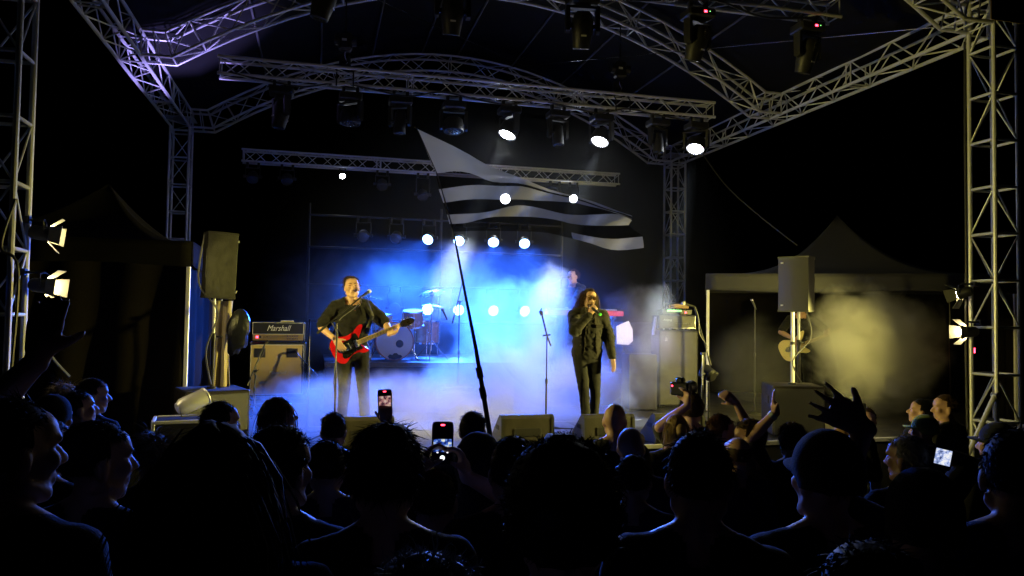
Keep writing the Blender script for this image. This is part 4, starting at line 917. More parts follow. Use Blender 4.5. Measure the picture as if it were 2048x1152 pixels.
def hair(parent, Hm, style, col, seed):
    rn = random.Random(seed); m = hairmat(col)
    P = {'short': (1700, .022, .35, 1.05), 'curly': (2300, .022, .45, 1.17), 'afro': (3400, .018, .45, 1.38), 'spiky': (2300, .034, .3, 1.2), 'long': (1300, .34, .1, 1.09), 'tousled': (1300, .075, .55, 1.12), 'bob': (1300, .15, .15, 1.08), 'tied': (1200, .12, .05, 1.05), 'grey': (2600, .026, .4, 1.12), 'balding': (500, .02, .3, 1.03), 'swept': (1500, .05, .25, 1.06)}[style]
    n, L, stand, fat = P
    def ok(d, ex=0.):
        if style == 'balding' and d.z > .35: return False
        if style == 'swept' and d.y < -.2 and d.z < .7+ex: return False
        if d.y < -.25 and d.z < .42+ex-(.12 if style in ('bob', 'tousled') else 0): return False
        if d.z < (-.55 if style not in ('long', 'bob') else -.75)-ex or (d.z < -.1 and d.y < .0): return False
        return True
    # base cap
    b = MB(); nu, nv = 28, 20; idx = {}
    for i in range(nv+1):
        for k in range(nu):
            a = math.pi*i/nv; t = 2*math.pi*k/nu; d = V((math.sin(a)*math.cos(t), math.sin(a)*math.sin(t), math.cos(a)))
            q = 1+(.10*mnoise.noise(d*3.2+V((seed, 0, 0)))+.06*mnoise.noise(d*8+V((0, seed, 0))))*(1 if style != 'short' else .35)
            e = fat*q if ok(d, .06) else .985
            b.v.append(tuple(Hm @ (SK_C+V((d.x*SK_R.x, d.y*SK_R.y, d.z*SK_R.z))*e)))
    for i in range(nv):
        for k in range(nu):
            a = math.pi*(i+.5)/nv; t = 2*math.pi*(k+.5)/nu; d = V((math.sin(a)*math.cos(t), math.sin(a)*math.sin(t), math.cos(a)))
            if ok(d, 0): b.f.append((i*nu+k, (i+1)*nu+k, (i+1)*nu+(k+1) % nu, i*nu+(k+1) % nu)); b.mi.append(0)
    # strands
    cnt = 0; tries = 0; cl = None; left = 0; clv = V(); cll = 1
    while cnt < n and tries < n*5:
        tries += 1
        if left <= 0:
            cl = V((rn.gauss(0, 1), rn.gauss(0, 1), rn.gauss(0, 1))).normalized(); left = rn.randint(6, 22); clv = V((rn.gauss(0, 1), rn.gauss(0, 1), rn.gauss(0, .6))); cll = rn.choice((.5, .7, .8, 1, 1, 1.15, 1.7))
        left -= 1; d = (cl+V((rn.gauss(0, .13), rn.gauss(0, .13), rn.gauss(0, .13)))).normalized()
        if not ok(d): continue
        cnt += 1
        p = SK_C+V((d.x*SK_R.x, d.y*SK_R.y, d.z*SK_R.z))*(fat-.03); nrm = V((d.x/SK_R.x, d.y/SK_R.y, d.z/SK_R.z)).normalized()
        rnd = V((rn.gauss(0, 1), rn.gauss(0, 1), rn.gauss(0, 1)))
        down = V((d.x*.5, .35, -1)) if style in ('long', 'bob', 'tied') else V((d.x*.6+rnd.x*.3, .5+.3*rnd.y, -.35))
        rnd = rnd*.45+clv*1.3; ll = L*rn.uniform(.75, 1.1)*cll; seg = 6 if ll > .1 else (4 if style in ('curly', 'afro') else 3); pts = [p]; dr = (nrm*stand+(down-nrm*down.dot(nrm)).normalized()*(1-stand)+rnd*.25).normalized()
        for q in range(seg):
            if style in ('curly', 'afro', 'grey'): dr = (dr+V((rn.gauss(0, 1), rn.gauss(0, 1), rn.gauss(0, 1)))*.75+nrm*.1).normalized()
            elif style in ('long', 'bob', 'tied'): dr = (dr*.6+V((d.x*.12+.1*math.sin(q*2.1+seed+d.x*9), .12, -1))*.5+V((rn.gauss(0, .12), rn.gauss(0, .12), 0))).normalized()
            else: dr = (dr+V((rn.gauss(0, .12), rn.gauss(0, .12), -.12))).normalized()
            pn = pts[-1]+dr*ll/seg; r_ = V(((pn.x-SK_C.x)/SK_R.x, (pn.y-SK_C.y)/SK_R.y, (pn.z-SK_C.z)/SK_R.z))
            if r_.length < fat: r_ = r_.normalized()*fat; pn = SK_C+V((r_.x*SK_R.x, r_.y*SK_R.y, r_.z*SK_R.z))
            pts.append(pn)
        w = rn.uniform(.0011, .0024)*(1.4 if style in ('long', 'bob', 'tied') else 1); sd = dr.cross(V((rn.gauss(0, 1), rn.gauss(0, 1), rn.gauss(0, 1)))).normalized(); o = len(b.v)
        for q, pp in enumerate(pts):
            ww = w*(1-.8*q/seg); b.v += [tuple(Hm @ (pp+sd*ww)), tuple(Hm @ (pp-sd*ww))]
        for q in range(seg): b.f.append((o+2*q, o+2*q+1, o+2*q+3, o+2*q+2)); b.mi.append(0)
    if style == 'tied': cap(b, Hm @ V((0, .11, .03)), Hm @ V((0, .15, -.1)), .04, .02)
    return b.build('hair', m, parent, ang=180)
def cap_hat(parent, Hm, col, brim=1, knit=False):
    m = clothmat(col); b = MB(); prof = []
    for k in range(9): a = math.pi/2*k/8; prof.append((math.cos(a)*1.0, math.sin(a)))
    vs_ = []; n = 24
    for r, z in prof: vs_ += [Hm @ V((.086*r*math.cos(2*math.pi*k/n), .012+.106*r*math.sin(2*math.pi*k/n), .035+.104*z)) for k in range(n)]
    low = [Hm @ V((.087*math.cos(2*math.pi*k/n), .012+.107*math.sin(2*math.pi*k/n), (.012 if not knit else -.005)+(.0 if math.sin(2*math.pi*k/n) < 0 else -.03))) for k in range(n)]
    vs_ = low+vs_; b.v = [tuple(v) for v in vs_]
    for i in range(len(prof)): b.f += [(i*n+k, i*n+(k+1) % n, (i+1)*n+(k+1) % n, (i+1)*n+k) for k in range(n)]
    b.mi = [0]*len(b.f); c = b.build('cap', m, parent, ang=60); md = c.modifiers.new('s', 'SOLIDIFY'); md.thickness = .006; md.offset = 1
    if brim:
        bb = MB(); o = 0; nn = 13
        for j in range(4):
            for k in range(nn):
                a = math.pi+math.pi*k/(nn-1); rr = .3+.7*j/3; e = 1+.0*j
                bb.v.append(tuple(Hm @ V((.08*math.cos(a), .0+.09*math.sin(a)*1-(j/3)*.08*abs(math.sin(a)), .036-.01*j/3-.012*math.cos(a)**2))))
        bb.f = [(j*nn+k, j*nn+k+1, (j+1)*nn+k+1, (j+1)*nn+k) for j in range(3) for k in range(nn-1)]; bb.mi = [0]*len(bb.f)
        q = bb.build('brim', m, c, ang=60); md = q.modifiers.new('s', 'SOLIDIFY'); md.thickness = .005
def person(label, loc, face, H, cat='person', headr=(0, 0, 0), arms=None, top='black', sleeve='short', bottom='black', hr=('short', 'black'), skin='fair', voxel=.013, group='people in the crowd', seed=0, legs=None, lean=(0, 0), hero=False, jacket=None, hem=.93):
    k = H/1.8; t = thing('person', label, cat, loc, face, group); t.scale = (k, k, k)
    lx, ly = lean; up_ = lambda p: V((p[0]+lx*max(0, p[2]-.95), p[1]+ly*max(0, p[2]-.95), p[2]))
    hc = up_((0, -.015, 1.672)); Hm = Matrix.Translation(hc) @ Matrix.Rotation(R(headr[0]), 4, 'Z') @ Matrix.Rotation(R(headr[1]), 4, 'X') @ Matrix.Rotation(R(headr[2]), 4, 'Y')
    SH = {1: up_((.175, .012, 1.455)), -1: up_((-.175, .012, 1.455))}
    arms = arms or {}; J = {}
    for s in (1, -1):
        a = arms.get(s) or dict(W=V((s*.27, -.05, .90)), pole=(s*.4, 1, 0), d=(0, -.1, -1), n=(-s, 0, 0), pose='relax')
        E_, W_ = ik(SH[s], a['W'], a['pole']); J[s] = (E_, W_, a)
    legs = legs or {1: ((.1, -.0, .5), (.115, .02, .09)), -1: ((-.1, -.0, .5), (-.115, .02, .09))}
    b = MB(); head_shape(b, Hm)
    cap(b, up_((0, .02, 1.50)), hc+V((0, .012, -.07)), .058, .054)
    b.sph(up_((0, .0, 1.30)), (.168, .108, .18), 18, 12); b.sph((0, 0, 1.10), (.145, .1, .14), 16, 10); b.sph((0, .005, .96), (.165, .112, .12), 16, 10)
    cap(b, SH[1], SH[-1], .058); 
    for s in (1, -1):
        cap(b, up_((s*.03, .02, 1.54)), SH[s], .045, .05); E_, W_, a = J[s]
        cap(b, SH[s], E_, .055, .042); cap(b, E_, E_.lerp(W_, .35), .042, .043); cap(b, E_.lerp(W_, .35), W_, .043, .027); hand(b, W_, a['d'], a['n'], a['pose'], s)
        K_, A_ = V(legs[s][0]), V(legs[s][1]); hp = V((s*.09, 0, .93))
        cap(b, hp, K_, .088, .06); cap(b, K_, K_.lerp(A_, .35), .058, .056); cap(b, K_.lerp(A_, .35), A_, .056, .036); cap(b, A_+V((0, .03, -.035)), A_+V((s*.03, -.15, -.05)), .045, .035)
    body = obj('body', remesh(b, voxel, 'body', SKINS[skin], 2), t)
    cm = clothmat(top); cv = max(voxel, .011)
    # top garment
    b = MB(); g_ = .014 if not hero else .024
    b.sph(up_((0, .0, 1.30)), (.168+g_, .108+g_, .19+g_), 18, 12); b.sph((0, 0, 1.12), (.155+g_, .105+g_, .15), 16, 10); b.sph((0, .005, .98), (.168+g_, .118+g_, .14), 16, 10); cap(b, SH[1], SH[-1], .058+g_)
    for s in (1, -1):
        cap(b, up_((s*.045, .025, 1.515)), SH[s], .042+g_, .05+g_); E_, W_, a = J[s]
        f = {'short': .82, 'long': 1}[sleeve]; cap(b, SH[s], SH[s].lerp(E_, f), .057+g_, .05+g_*1.4)
        if sleeve == 'long': cap(b, E_, W_-(W_-E_).normalized()*.03, .045+g_, .03+g_)
    wr = .006 if not hero else .012
    sme = remesh(b, cv, 'shirt', cm, 2, wr, seed, [((0, 0, hem), (0, 0, -1))])
    bm = bmesh.new(); bm.from_mesh(sme); nb = up_((0, -.02, 1.5))
    kill = [f for f in bm.faces if (lambda c: math.hypot((c.x-nb.x)/.085, (c.y-nb.y)/.10) < 1 and c.z > 1.475)(f.calc_center_median())]
    bmesh.ops.delete(bm, geom=kill, context='FACES'); bm.to_mesh(sme); bm.free(); obj('shirt', sme, t)
    # trousers
    b = MB(); b.sph((0, .005, .95), (.172, .12, .13), 16, 10)
    for s in (1, -1):
        K_, A_ = V(legs[s][0]), V(legs[s][1]); hp = V((s*.09, 0, .93)); cap(b, hp, K_, .095, .066); cap(b, K_, A_+V((0, 0, .02)), .066, .052)
    obj('trousers', remesh(b, max(voxel, .012), 'trousers', clothmat(bottom), 2, .006, seed+3), t)
    for s in (1, -1):
        A_ = V(legs[s][1]); b = MB(); cap(b, A_+V((0, .035, -.045)), A_+V((s*.03, -.16, -.052)), .048, .04, 12, 4); b.box(A_+V((s*.014, -.06, -.083)), (.085, .27, .012), ch=.004); b.build('shoe', BLACKP, t)
    st, hc_ = hr
    if st in ('cap', 'cap_back'): cap_hat(t, Hm, hc_ if hc_ in CLOTHC else 'black', st == 'cap', st == 'cap_back'); hair(t, Hm, 'balding', 'brown', seed)
    elif st == 'hood':
        b = MB(); b.sph(Hm @ V((0, .02, .02)), (.105, .12, .125), 18, 12); cap(b, Hm @ V((0, .05, -.1)), up_((0, .06, 1.46)), .085, .11)
        obj('hood', remesh(b, .013, 'hood', cm, 3, .006, seed), t)
    elif st == 'headphones':
        hair(t, Hm, 'short', hc_, seed); b = MB(); b.tube([Hm @ V((.1*math.cos(a), .01, .02+.125*math.sin(a))) for a in [math.pi*q/12 for q in range(13)]], .011, 8)
        for s in (-1, 1): b.lathe([(.001, -.02), (.036, -.02), (.036, .02), (.001, .02)], 14, Hm @ Matrix.Translation((s*.095, .01, -.005)) @ Matrix.Rotation(R(90), 4, 'Y'))
        b.build('headphones', CHROME, t)
    elif st != 'bald': hair(t, Hm, st, hc_, seed)
    t['_'] = 0; del t['_']
    return t, Hm, J, SH
def dir_face(x, y, deg):
    bx_, by = x, y; n = math.hypot(bx_, by); bx_, by = bx_/n, by/n; a = R(deg); dx, dy = bx_*math.cos(a)+by*math.sin(a), by*math.cos(a)-bx_*math.sin(a)
    return math.atan2(dx, -dy)
def to_local(t, p):
    k = t[2]/1.8; c, s = math.cos(-t[1]), math.sin(-t[1]); d = (V(p)-V(t[0]))/k; return V((d.x*c-d.y*s, d.x*s+d.y*c, d.z))
def face_details(t, Hm, brow='brown', closed=True):
    for s in (-1, 1):
        b = MB(); b.sph((s*.031, -.0835, .012), (.013, .006, .0065 if not closed else .004), 10, 6); 
        if closed: b.build('eyelid', mat('lash', (.09, .045, .03), .7, 0, 0), t, Hm)
        else: b.build('eye', mat('eye_dark', (.04, .03, .025), .2, 0, 0), t, Hm)
        b = MB(); b.tube([(s*.014, -.094, .034), (s*.034, -.093, .04), (s*.052, -.08, .034)], .0042, 6); b.build('eyebrow', hairmat(brow), t, Hm)
    b = MB(); b.tube([(-.024, -.0915, -.066), (0, -.0985, -.068), (.024, -.0915, -.066)], [.0015, .0032, .0015], 8); b.build('mouth', mat('lips', (.34, .14, .11), .5, 0, 0), t, Hm)

# ---------------- guitarist
def smooth_poly(ctrl, n=5):
    out = []; N_ = len(ctrl)
    for k in range(N_):
        p0, p1, p2, p3 = [V(ctrl[(k+q) % N_]) for q in (-1, 0, 1, 2)]
        for q in range(n):
            t = q/n; c = .5*((2*p1)+(p2-p0)*t+(2*p0-5*p1+4*p2-p3)*t*t+(3*p1-p0-3*p2+p3)*t**3); out.append((c.x, c.y))
    return out
def guitar(name, label, M, body_m, guard_m, bass=False):
    """local x along the neck, y across (up = bass-string side), z out of the front"""
    t = thing(name, label, 'guitar', M.translation); t.rotation_mode = 'QUATERNION'; t.rotation_quaternion = M.to_quaternion()
    k = 1.12 if bass else 1.0
    ctrl = [(-.215, 0), (-.195, .105), (-.11, .15), (-.01, .118), (.07, .125), (.165, .175), (.215, .165), (.175, .105), (.125, .05), (.11, 0), (.12, -.045), (.155, -.09), (.175, -.135), (.12, -.14), (.05, -.108), (-.03, -.118), (-.12, -.172), (-.195, -.12)]
    poly = smooth_poly([(x*k, y*k) for x, y in ctrl]); 
    def inset(s, x0=0.): return [(x*s+x0, y*s) for x, y in poly]
    b = MB(); b.prism(inset(.97), -.021, .021); b.prism(poly, -.014, .014); b.build('body', body_m, t, ang=50)
    g1 = smooth_poly([(-.09, .0), (-.06, .06), (.03, .075), (.1, .115), (.12, .06), (.115, -.03), (.12, -.085), (.04, -.085), (-.06, -.12), (-.12, -.1)])
    b = MB(); b.prism([(x*k, y*k) for x, y in g1], .0215, .024); b.build('pickguard', guard_m, t)
    L = .61 if not bass else .82
    b = MB(); b.prism([(.07, -.026), (L, -.021), (L, .021), (.07, .026)], .012, .03); b.build('neck', WOOD, t)
    b = MB(); b.prism([(.085, -.025), (L-.002, -.0205), (L-.002, .0205), (.085, .025)], .0302, .034); fb = b.build('fingerboard', mat('pale_board', (.45, .34, .2), .5, 0, .1, 20), t)
    for q in range(14):
        x = L-(L-.1)*(1-.9439**(q+1))*1.65
        if x > .09: b = MB(); b.box((x, 0, .0352), (.003, .042, .003)); b.build('fret', CHROME, t)
    b = MB(); b.prism(smooth_poly([(L-.005, -.022), (L+.05, -.04), (L+.15, -.03), (L+.165, .0), (L+.14, .03), (L+.05, .038), (L-.005, .022)]), .004, .02); b.build('headstock', mat('dark_headstock', (.02, .015, .012), .3, 0, .2, 20), t)
    for q in range(3):
        for s in (-1, 1): b = MB(); b.sph((L+.04+.037*q, s*.048, .012), (.011, .012, .008), 8, 6); b.cyl((L+.04+.037*q, s*.018, .02), (L+.04+.037*q, s*.018, .032), .004, n=6); b.build('tuner', CHROME, t)
    for x in ((-.02, .075) if not bass else (-.03,)):
        b = MB(); b.box((x, 0, .031), (.04, .085, .014), ch=.004); b.build('pickup', CHROME if not bass else BLACKP, t)
    b = MB(); b.box((-.085, 0, .028), (.075, .085, .012), ch=.004); b.cyl((-.12, 0, .034), (-.12, .0, .04), .03, n=12); b.build('bridge', CHROME, t)
    for x, y in ((-.02, -.085), (-.07, -.1), (.05, -.07)): b = MB(); b.cyl((x*k, y*k, .022), (x*k, y*k, .04), .011, .009, n=10); b.build('knob', CHROME, t)
    b = MB()
    for q in range(6): y = -.016+.0064*q; b.cyl((-.085, y, .038), (L+.02, y*.9, .037), .0008, n=4, caps=False)
    b.build('strings', CHROME, t); return t
gl = (V((.40, 8.93, DECK)), None, 1.86); rzg = math.atan2(-gl[0].x+.0, gl[0].y)+R(4); G = (gl[0], rzg, 1.86)
nk = V((.915, -.10, .40)).normalized()
wristL = V((.37, -.30, 1.16)); wristR = V((-.215, -.23, 1.10))
t, Hm, J, SH = person('guitarist in a black T-shirt playing a red guitar at left', G[0], rzg, 1.86, headr=(3, -4, -3),
    arms={1: dict(W=wristL, pole=(1, .5, -.6), d=(.75, -.2, .35), n=(-.3, -.2, .9), pose='grip'), -1: dict(W=wristR, pole=(-1, .6, -.1), d=(.55, -.25, -.75), n=(.2, 1, .1), pose='relax')},
    top='black', bottom='black', hr=('swept', 'brown'), voxel=.0075, group='band on stage', seed=1, hero=True, lean=(-.04, .03), legs={1: ((.12, -.06, .5), (.15, -.02, .09)), -1: ((-.09, -.01, .5), (-.11, .05, .09))})
face_details(t, Hm)
b = MB(); ring = []
for q in range(17): a = math.pi*q/16; ring.append((.075*math.cos(a), -.062-.075*math.sin(a)*.9, 1.535-.09*math.sin(a)))
b.tube(ring, .003, 6); b.sph((0, -.142, 1.43), (.01, .006, .018), 8, 6); b.build('necklace', CHROME, t)
gx = nk; gz_ = V((.10, -.985, -.12)); gz_ = (gz_-gx*gz_.dot(gx)).normalized(); gy = gz_.cross(gx)
Mg = Matrix(((gx.x, gy.x, gz_.x, -.05), (gx.y, gy.y, gz_.y, -.205), (gx.z, gy.z, gz_.z, 1.03), (0, 0, 0, 1)))
k = 1.86/1.8; tw = Matrix.Translation(G[0]) @ Matrix.Rotation(rzg, 4, 'Z') @ Matrix.Diagonal((k, k, k, 1))
MWg = tw @ Mg; MWg = Matrix.Translation(MWg.translation) @ MWg.to_quaternion().to_matrix().to_4x4()
guitar('electric_guitar', 'glossy red electric guitar with black pickguard held by the guitarist', MWg, mat('red_gloss', (.62, .012, .02), .18, 0, .08, 6), mat('black_gloss', (.012, .012, .013), .2, 0, .1, 20))
b = MB(); pts = [V((.12, -.2, 1.16)), V((.19, -.145, 1.36)), V((.13, -.06, 1.53)), V((.0, .085, 1.5)), V((-.14, .15, 1.3)), V((-.23, .1, 1.1)), V((-.255, -.14, .985))]
for q in range(len(pts)-1):
    d = (pts[q+1]-pts[q]).normalized(); s = d.cross(V((pts[q].x*.3, pts[q].y+.02, .2))).normalized()*.022; b.add([pts[q]-s, pts[q]+s, pts[q+1]+s, pts[q+1]-s], [(0, 1, 2, 3)])
o = b.build('guitar_strap', mat('strap', (.02, .02, .02), .6, 0, .2, 20), t, ang=80); md = o.modifiers.new('s', 'SOLIDIFY'); md.thickness = .004; md.offset = 0

# ---------------- singer
S0 = V((3.2, 8.72, DECK)); rzs = math.atan2(-S0.x, S0.y)+R(14)
t, Hm, J, SH = person('long-haired singer in an open dark jacket holding a microphone', S0, rzs, 1.78, headr=(6, 4, 4),
    arms={-1: dict(W=V((-.035, -.25, 1.475)), pole=(-.75, -.15, -1), d=(.45, -.05, .75), n=(.6, .75, .2), pose='grip'), 1: dict(W=V((.30, -.1, .93)), pole=(.6, 1, 0), d=(.12, -.15, -1), n=(-1, -.2, 0), pose='relax')},
    top='black', sleeve='long', bottom='jeans', hr=('long', 'brown'), voxel=.0075, group='band on stage', seed=2, hero=True, lean=(.02, -.02), legs={1: ((.1, -.04, .5), (.11, .06, .09)), -1: ((-.05, -.09, .5), (-.03, -.12, .09))})
face_details(t, Hm, 'brown', False)
for s in (-1, 1): b = MB(); b.lathe([(.001, -.002), (.022, -.002), (.022, .002), (.001, .002)], 18, Hm @ Matrix.Translation((s*.03, -.103, .008)) @ Matrix.Rotation(R(90), 4, 'X')); b.build('sunglass_lens', mat('tinted_lens', (.06, .03, .015), .1, 0, 0), t)
b = MB(); b.tube([Hm @ V(p) for p in ((-.078, .0, .014), (-.055, -.095, .018), (0, -.108, .016), (.055, -.095, .018), (.078, 0, .014))], .0028, 6); b.build('sunglass_frame', DARKM, t)
b = MB(); b.sph(Hm @ V((0, -.07, -.085)), (.045, .036, .035), 12, 8, Hm.to_3x3().to_4x4()); b.build('beard', hairmat('brown'), t)
# open jacket: inflated torso and sleeves with the front strip removed
b = MB(); gj = .034
b.sph((0, 0, 1.30), (.168+gj, .108+gj, .2+gj), 20, 14); b.sph((0, 0, 1.13), (.16+gj, .108+gj, .17), 18, 12); b.sph((0, .005, 1.02), (.165+gj, .115+gj, .15), 18, 12); cap(b, SH[1], SH[-1], .058+gj)
for s in (1, -1):
    cap(b, V((s*.06, .03, 1.515)), SH[s], .045+gj*.7, .05+gj); E_, W_, a = J[s]; cap(b, SH[s], E_, .06+gj*.8, .052+gj*.55); cap(b, E_, W_-(W_-E_).normalized()*.02, .05+gj*.6, .036+gj*.4)
me = remesh(b, .010, 'jacket', clothmat('denim'), 2, .007, 5, [((0, 0, .95), (0, 0, -1))], ws=9)
bm = bmesh.new(); bm.from_mesh(me); kill = []
for f in bm.faces:
    c = f.calc_center_median()
    if c.y < -.06 and abs(c.x-.01) < .05+.09*max(0, 1.35-c.z)+.02*mnoise.noise(V((0, 0, c.z*5))) and f.normal.y < -.3 and c.z < 1.6 and (c-J[-1][1]).length > .1 and (c-J[-1][0]).length > .12: kill.append(f)
    elif c.z > 1.53 and math.hypot(c.x, c.y-.02) < .085: kill.append(f)
bmesh.ops.delete(bm, geom=kill, context='FACES'); bm.to_mesh(me); bm.free()
o = obj('jacket', me, t); md = o.modifiers.new('s', 'SOLIDIFY'); md.thickness = .006
b = MB()
for s in (-1, 1): b.add([(s*.03, -.1, 1.56), (s*.085, -.02, 1.57), (s*.12, -.1, 1.49), (s*.055, -.15, 1.46)], [(0, 1, 2, 3)])
o = b.build('collar', clothmat('denim'), t, ang=80); md = o.modifiers.new('s', 'SOLIDIFY'); md.thickness = .012
for q in range(4): b = MB(); b.sph((-.095-.008*q, -.137, 1.4-.1*q), (.009, .005, .009), 8, 6); b.build('button', CHROME, t)
for s in (-1, 1): b = MB(); b.box((s*.12, -.128, 1.33), (.1, .012, .045), Matrix.Rotation(R(s*14), 4, 'Z'), ch=.003); b.build('pocket_flap', clothmat('denim'), t)
kS = 1.78/1.8; tw = Matrix.Translation(S0) @ Matrix.Rotation(rzs, 4, 'Z') @ Matrix.Diagonal((kS, kS, kS, 1))
mt_ = thing('hand_microphone', 'black hand microphone with a green end ring at the singer mouth', 'microphone', tw @ V((.0, -.25, 1.545)))
mp = V((.0, .0, .0)); md_ = (tw.to_3x3() @ V((-.22, .62, .28))).normalized()
b = MB(); b.cyl(-md_*.17, md_*.02, .0135, .02, n=14); b.build('handle', BLACKP, mt_)
b = MB(); b.sph(md_*.045, .027, 14, 10); b.build('mic_grille', CHROME, mt_)
b = MB(); b.cyl(-md_*.185, -md_*.165, .0165, n=14); b.build('end_ring', mat('green_ring', (.08, .6, .06), .4, 0, 0), mt_)

# ---------------- keyboard player
K0 = V((4.22, 12.2, 1.1)); rzk = math.atan2(-K0.x, K0.y)-R(38)
t, Hm, J, SH = person('keyboard player with swept hair singing behind the singer', K0, rzk, 1.72, headr=(-12, 4, 0), arms={1: dict(W=V((.2, -.42, 1.08)), pole=(1, .5, -.5), d=(0, -1, -.15), n=(0, -.1, -1), pose='relax'), -1: dict(W=V((-.2, -.42, 1.08)), pole=(-1, .5, -.5), d=(0, -1, -.15), n=(0, -.1, -1), pose='relax')}, top='navy', sleeve='long', hr=('swept', 'brown'), voxel=.009, group='band on stage', seed=4, hero=True)
face_details(t, Hm, 'brown')
mic_stand('thin boom stand reaching in to the keyboard player mouth', 3.62, 11.75, KR, 1.5, ((-.2, 0, 1.44), (.27, .12, 1.56)), mdir=(.7, .3, .05), m=BLACKP)
# ---------------- bass player in the smoke behind the right loudspeaker
B0 = V((7.72, 10.85, DECK)); rzb = math.atan2(-B0.x, B0.y)
t, Hm, J, SH = person('bass player in black half hidden behind the right loudspeaker', B0, rzb, 1.78, headr=(10, 0, 0), arms={1: dict(W=V((.36, -.28, 1.2)), pole=(1, .5, -.6), d=(.6, -.2, .5), n=(-.3, -.2, .9), pose='grip'), -1: dict(W=V((-.12, -.27, 1.14)), pole=(-1, .4, .1), d=(.5, -.25, -.65), n=(.2, 1, .1), pose='relax')}, top='black', hr=('short', 'black'), voxel=.010, group='band on stage', seed=6)
k = 1.78/1.8; tw = Matrix.Translation(B0) @ Matrix.Rotation(rzb, 4, 'Z') @ Matrix.Diagonal((k, k, k, 1))
Mg = Matrix(((gx.x, gy.x, gz_.x, -.1), (gx.y, gy.y, gz_.y, -.21), (gx.z, gy.z, gz_.z, 1.0), (0, 0, 0, 1))); MWg = tw @ Mg; MWg = Matrix.Translation(MWg.translation) @ MWg.to_quaternion().to_matrix().to_4x4()
guitar('bass_guitar', 'cream bass guitar glowing in the smoke at right', MWg, mat('cream_lacquer', (.75, .62, .3), .3, 0, .08, 6), mat('cream_guard', (.6, .5, .26), .4, 0, .05, 20), True)
# ------------------------------------------------------------------ crowd
PHONES = []
def screen_mat(name, kind):
    m = bpy.data.materials.new(name); m.use_nodes = True; nt = m.node_tree; N = nt.nodes; Lk = nt.links; b = N['Principled BSDF']; b.inputs['Base Color'].default_value = (.01, .01, .01, 1); b.inputs['Roughness'].default_value = .2
    tc = N.new('ShaderNodeTexCoord'); nz = N.new('ShaderNodeTexNoise'); nz.inputs['Scale'].default_value = 75; nz.inputs['Detail'].default_value = 2; Lk.new(tc.outputs['Object'], nz.inputs['Vector'])
    cr = N.new('ShaderNodeValToRGB'); e = cr.color_ramp.elements
    cols = {'warm': [(.38, (.02, .01, .02)), (.5, (.5, .2, .25)), (.6, (.9, .5, .35)), (.7, (1, .85, .8))], 'blue': [(.4, (.005, .006, .02)), (.52, (.03, .1, .6)), (.6, (.3, .5, 1)), (.68, (1, .95, .7))], 'white': [(.35, (.05, .08, .2)), (.48, (.4, .5, .9)), (.58, (.8, .85, 1)), (.7, (1, 1, 1))]}[kind]
    e[0].position, e[0].color = cols[0][0], (*cols[0][1], 1); e[1].position, e[1].color = cols[3][0], (*cols[3][1], 1)
    for p_, c_ in cols[1:3]: q = e.new(p_); q.color = (*c_, 1)
    Lk.new(nz.outputs['Fac'], cr.inputs['Fac'])
    Lk.new(cr.outputs['Color'], b.inputs['Emission Color']); b.inputs['Emission Strength'].default_value = {'warm': .55, 'blue': .8, 'white': .9}[kind]
    return m
def phone(label, p, w=.075, h=.155, kind='blue', view=.9, shown=(.0, 1.0), flip=False, tilt=0):
    p = V(p); d = (V((0, 0, 2))-p).normalized(); 
    if flip: d = -d
    M = Matrix.Translation(p) @ d.to_track_quat('Z', 'Y').to_matrix().to_4x4() @ Matrix.Rotation(R(tilt), 4, 'Z')
    t = thing('phone', label, 'phone', p, 0, 'phones held up'); M = Matrix.Translation(-p) @ M
    b = MB(); b.prism(smooth_poly([(-w/2, -h/2+.012), (-w/2, 0), (-w/2, h/2-.012), (-w/2+.012, h/2), (0, h/2), (w/2-.012, h/2), (w/2, h/2-.012), (w/2, 0), (w/2, -h/2+.012), (w/2-.012, -h/2), (0, -h/2), (-w/2+.012, -h/2)], 3), -.004, .004, M); b.build('case', BLACKP, t)
    b = MB(); b.box((0, 0, .0048), (w-.01, h-.014, .0016)); b.build('glass', mat('phone_glass', (.01, .01, .012), .12, 0, 0), t, M)
    y0, y1 = -h/2+.008+(h-.016)*shown[0], -h/2+.008+(h-.016)*shown[1]
    b = MB(); b.box((0, (y0+y1)/2, .006), (w-.012, y1-y0, .001)); b.build('picture', screen_mat('screen_'+kind, kind), t, M)
    if kind != 'white':
        b = MB(); b.box((0, h/2-.012, .006), (.014, .005, .001)); b.build('record_mark', LED_RED, t, M)
    if shown[0] > .2:
        b = MB(); b.sph((0, -h/2+.03, .006), (.009, .009, .001), 12, 6); b.build('shutter_button', mat('white_ui', (1, 1, 1), .5, 0, 0, emit=(1, 1, 1), estr=1.5), t, M)
        for s in (-1, 1): b = MB(); b.box((s*.018, -h/2+.05, .006), (.006, .005, .001)); b.build('screen_icon', MATS['white_ui'], t, M)
    return t
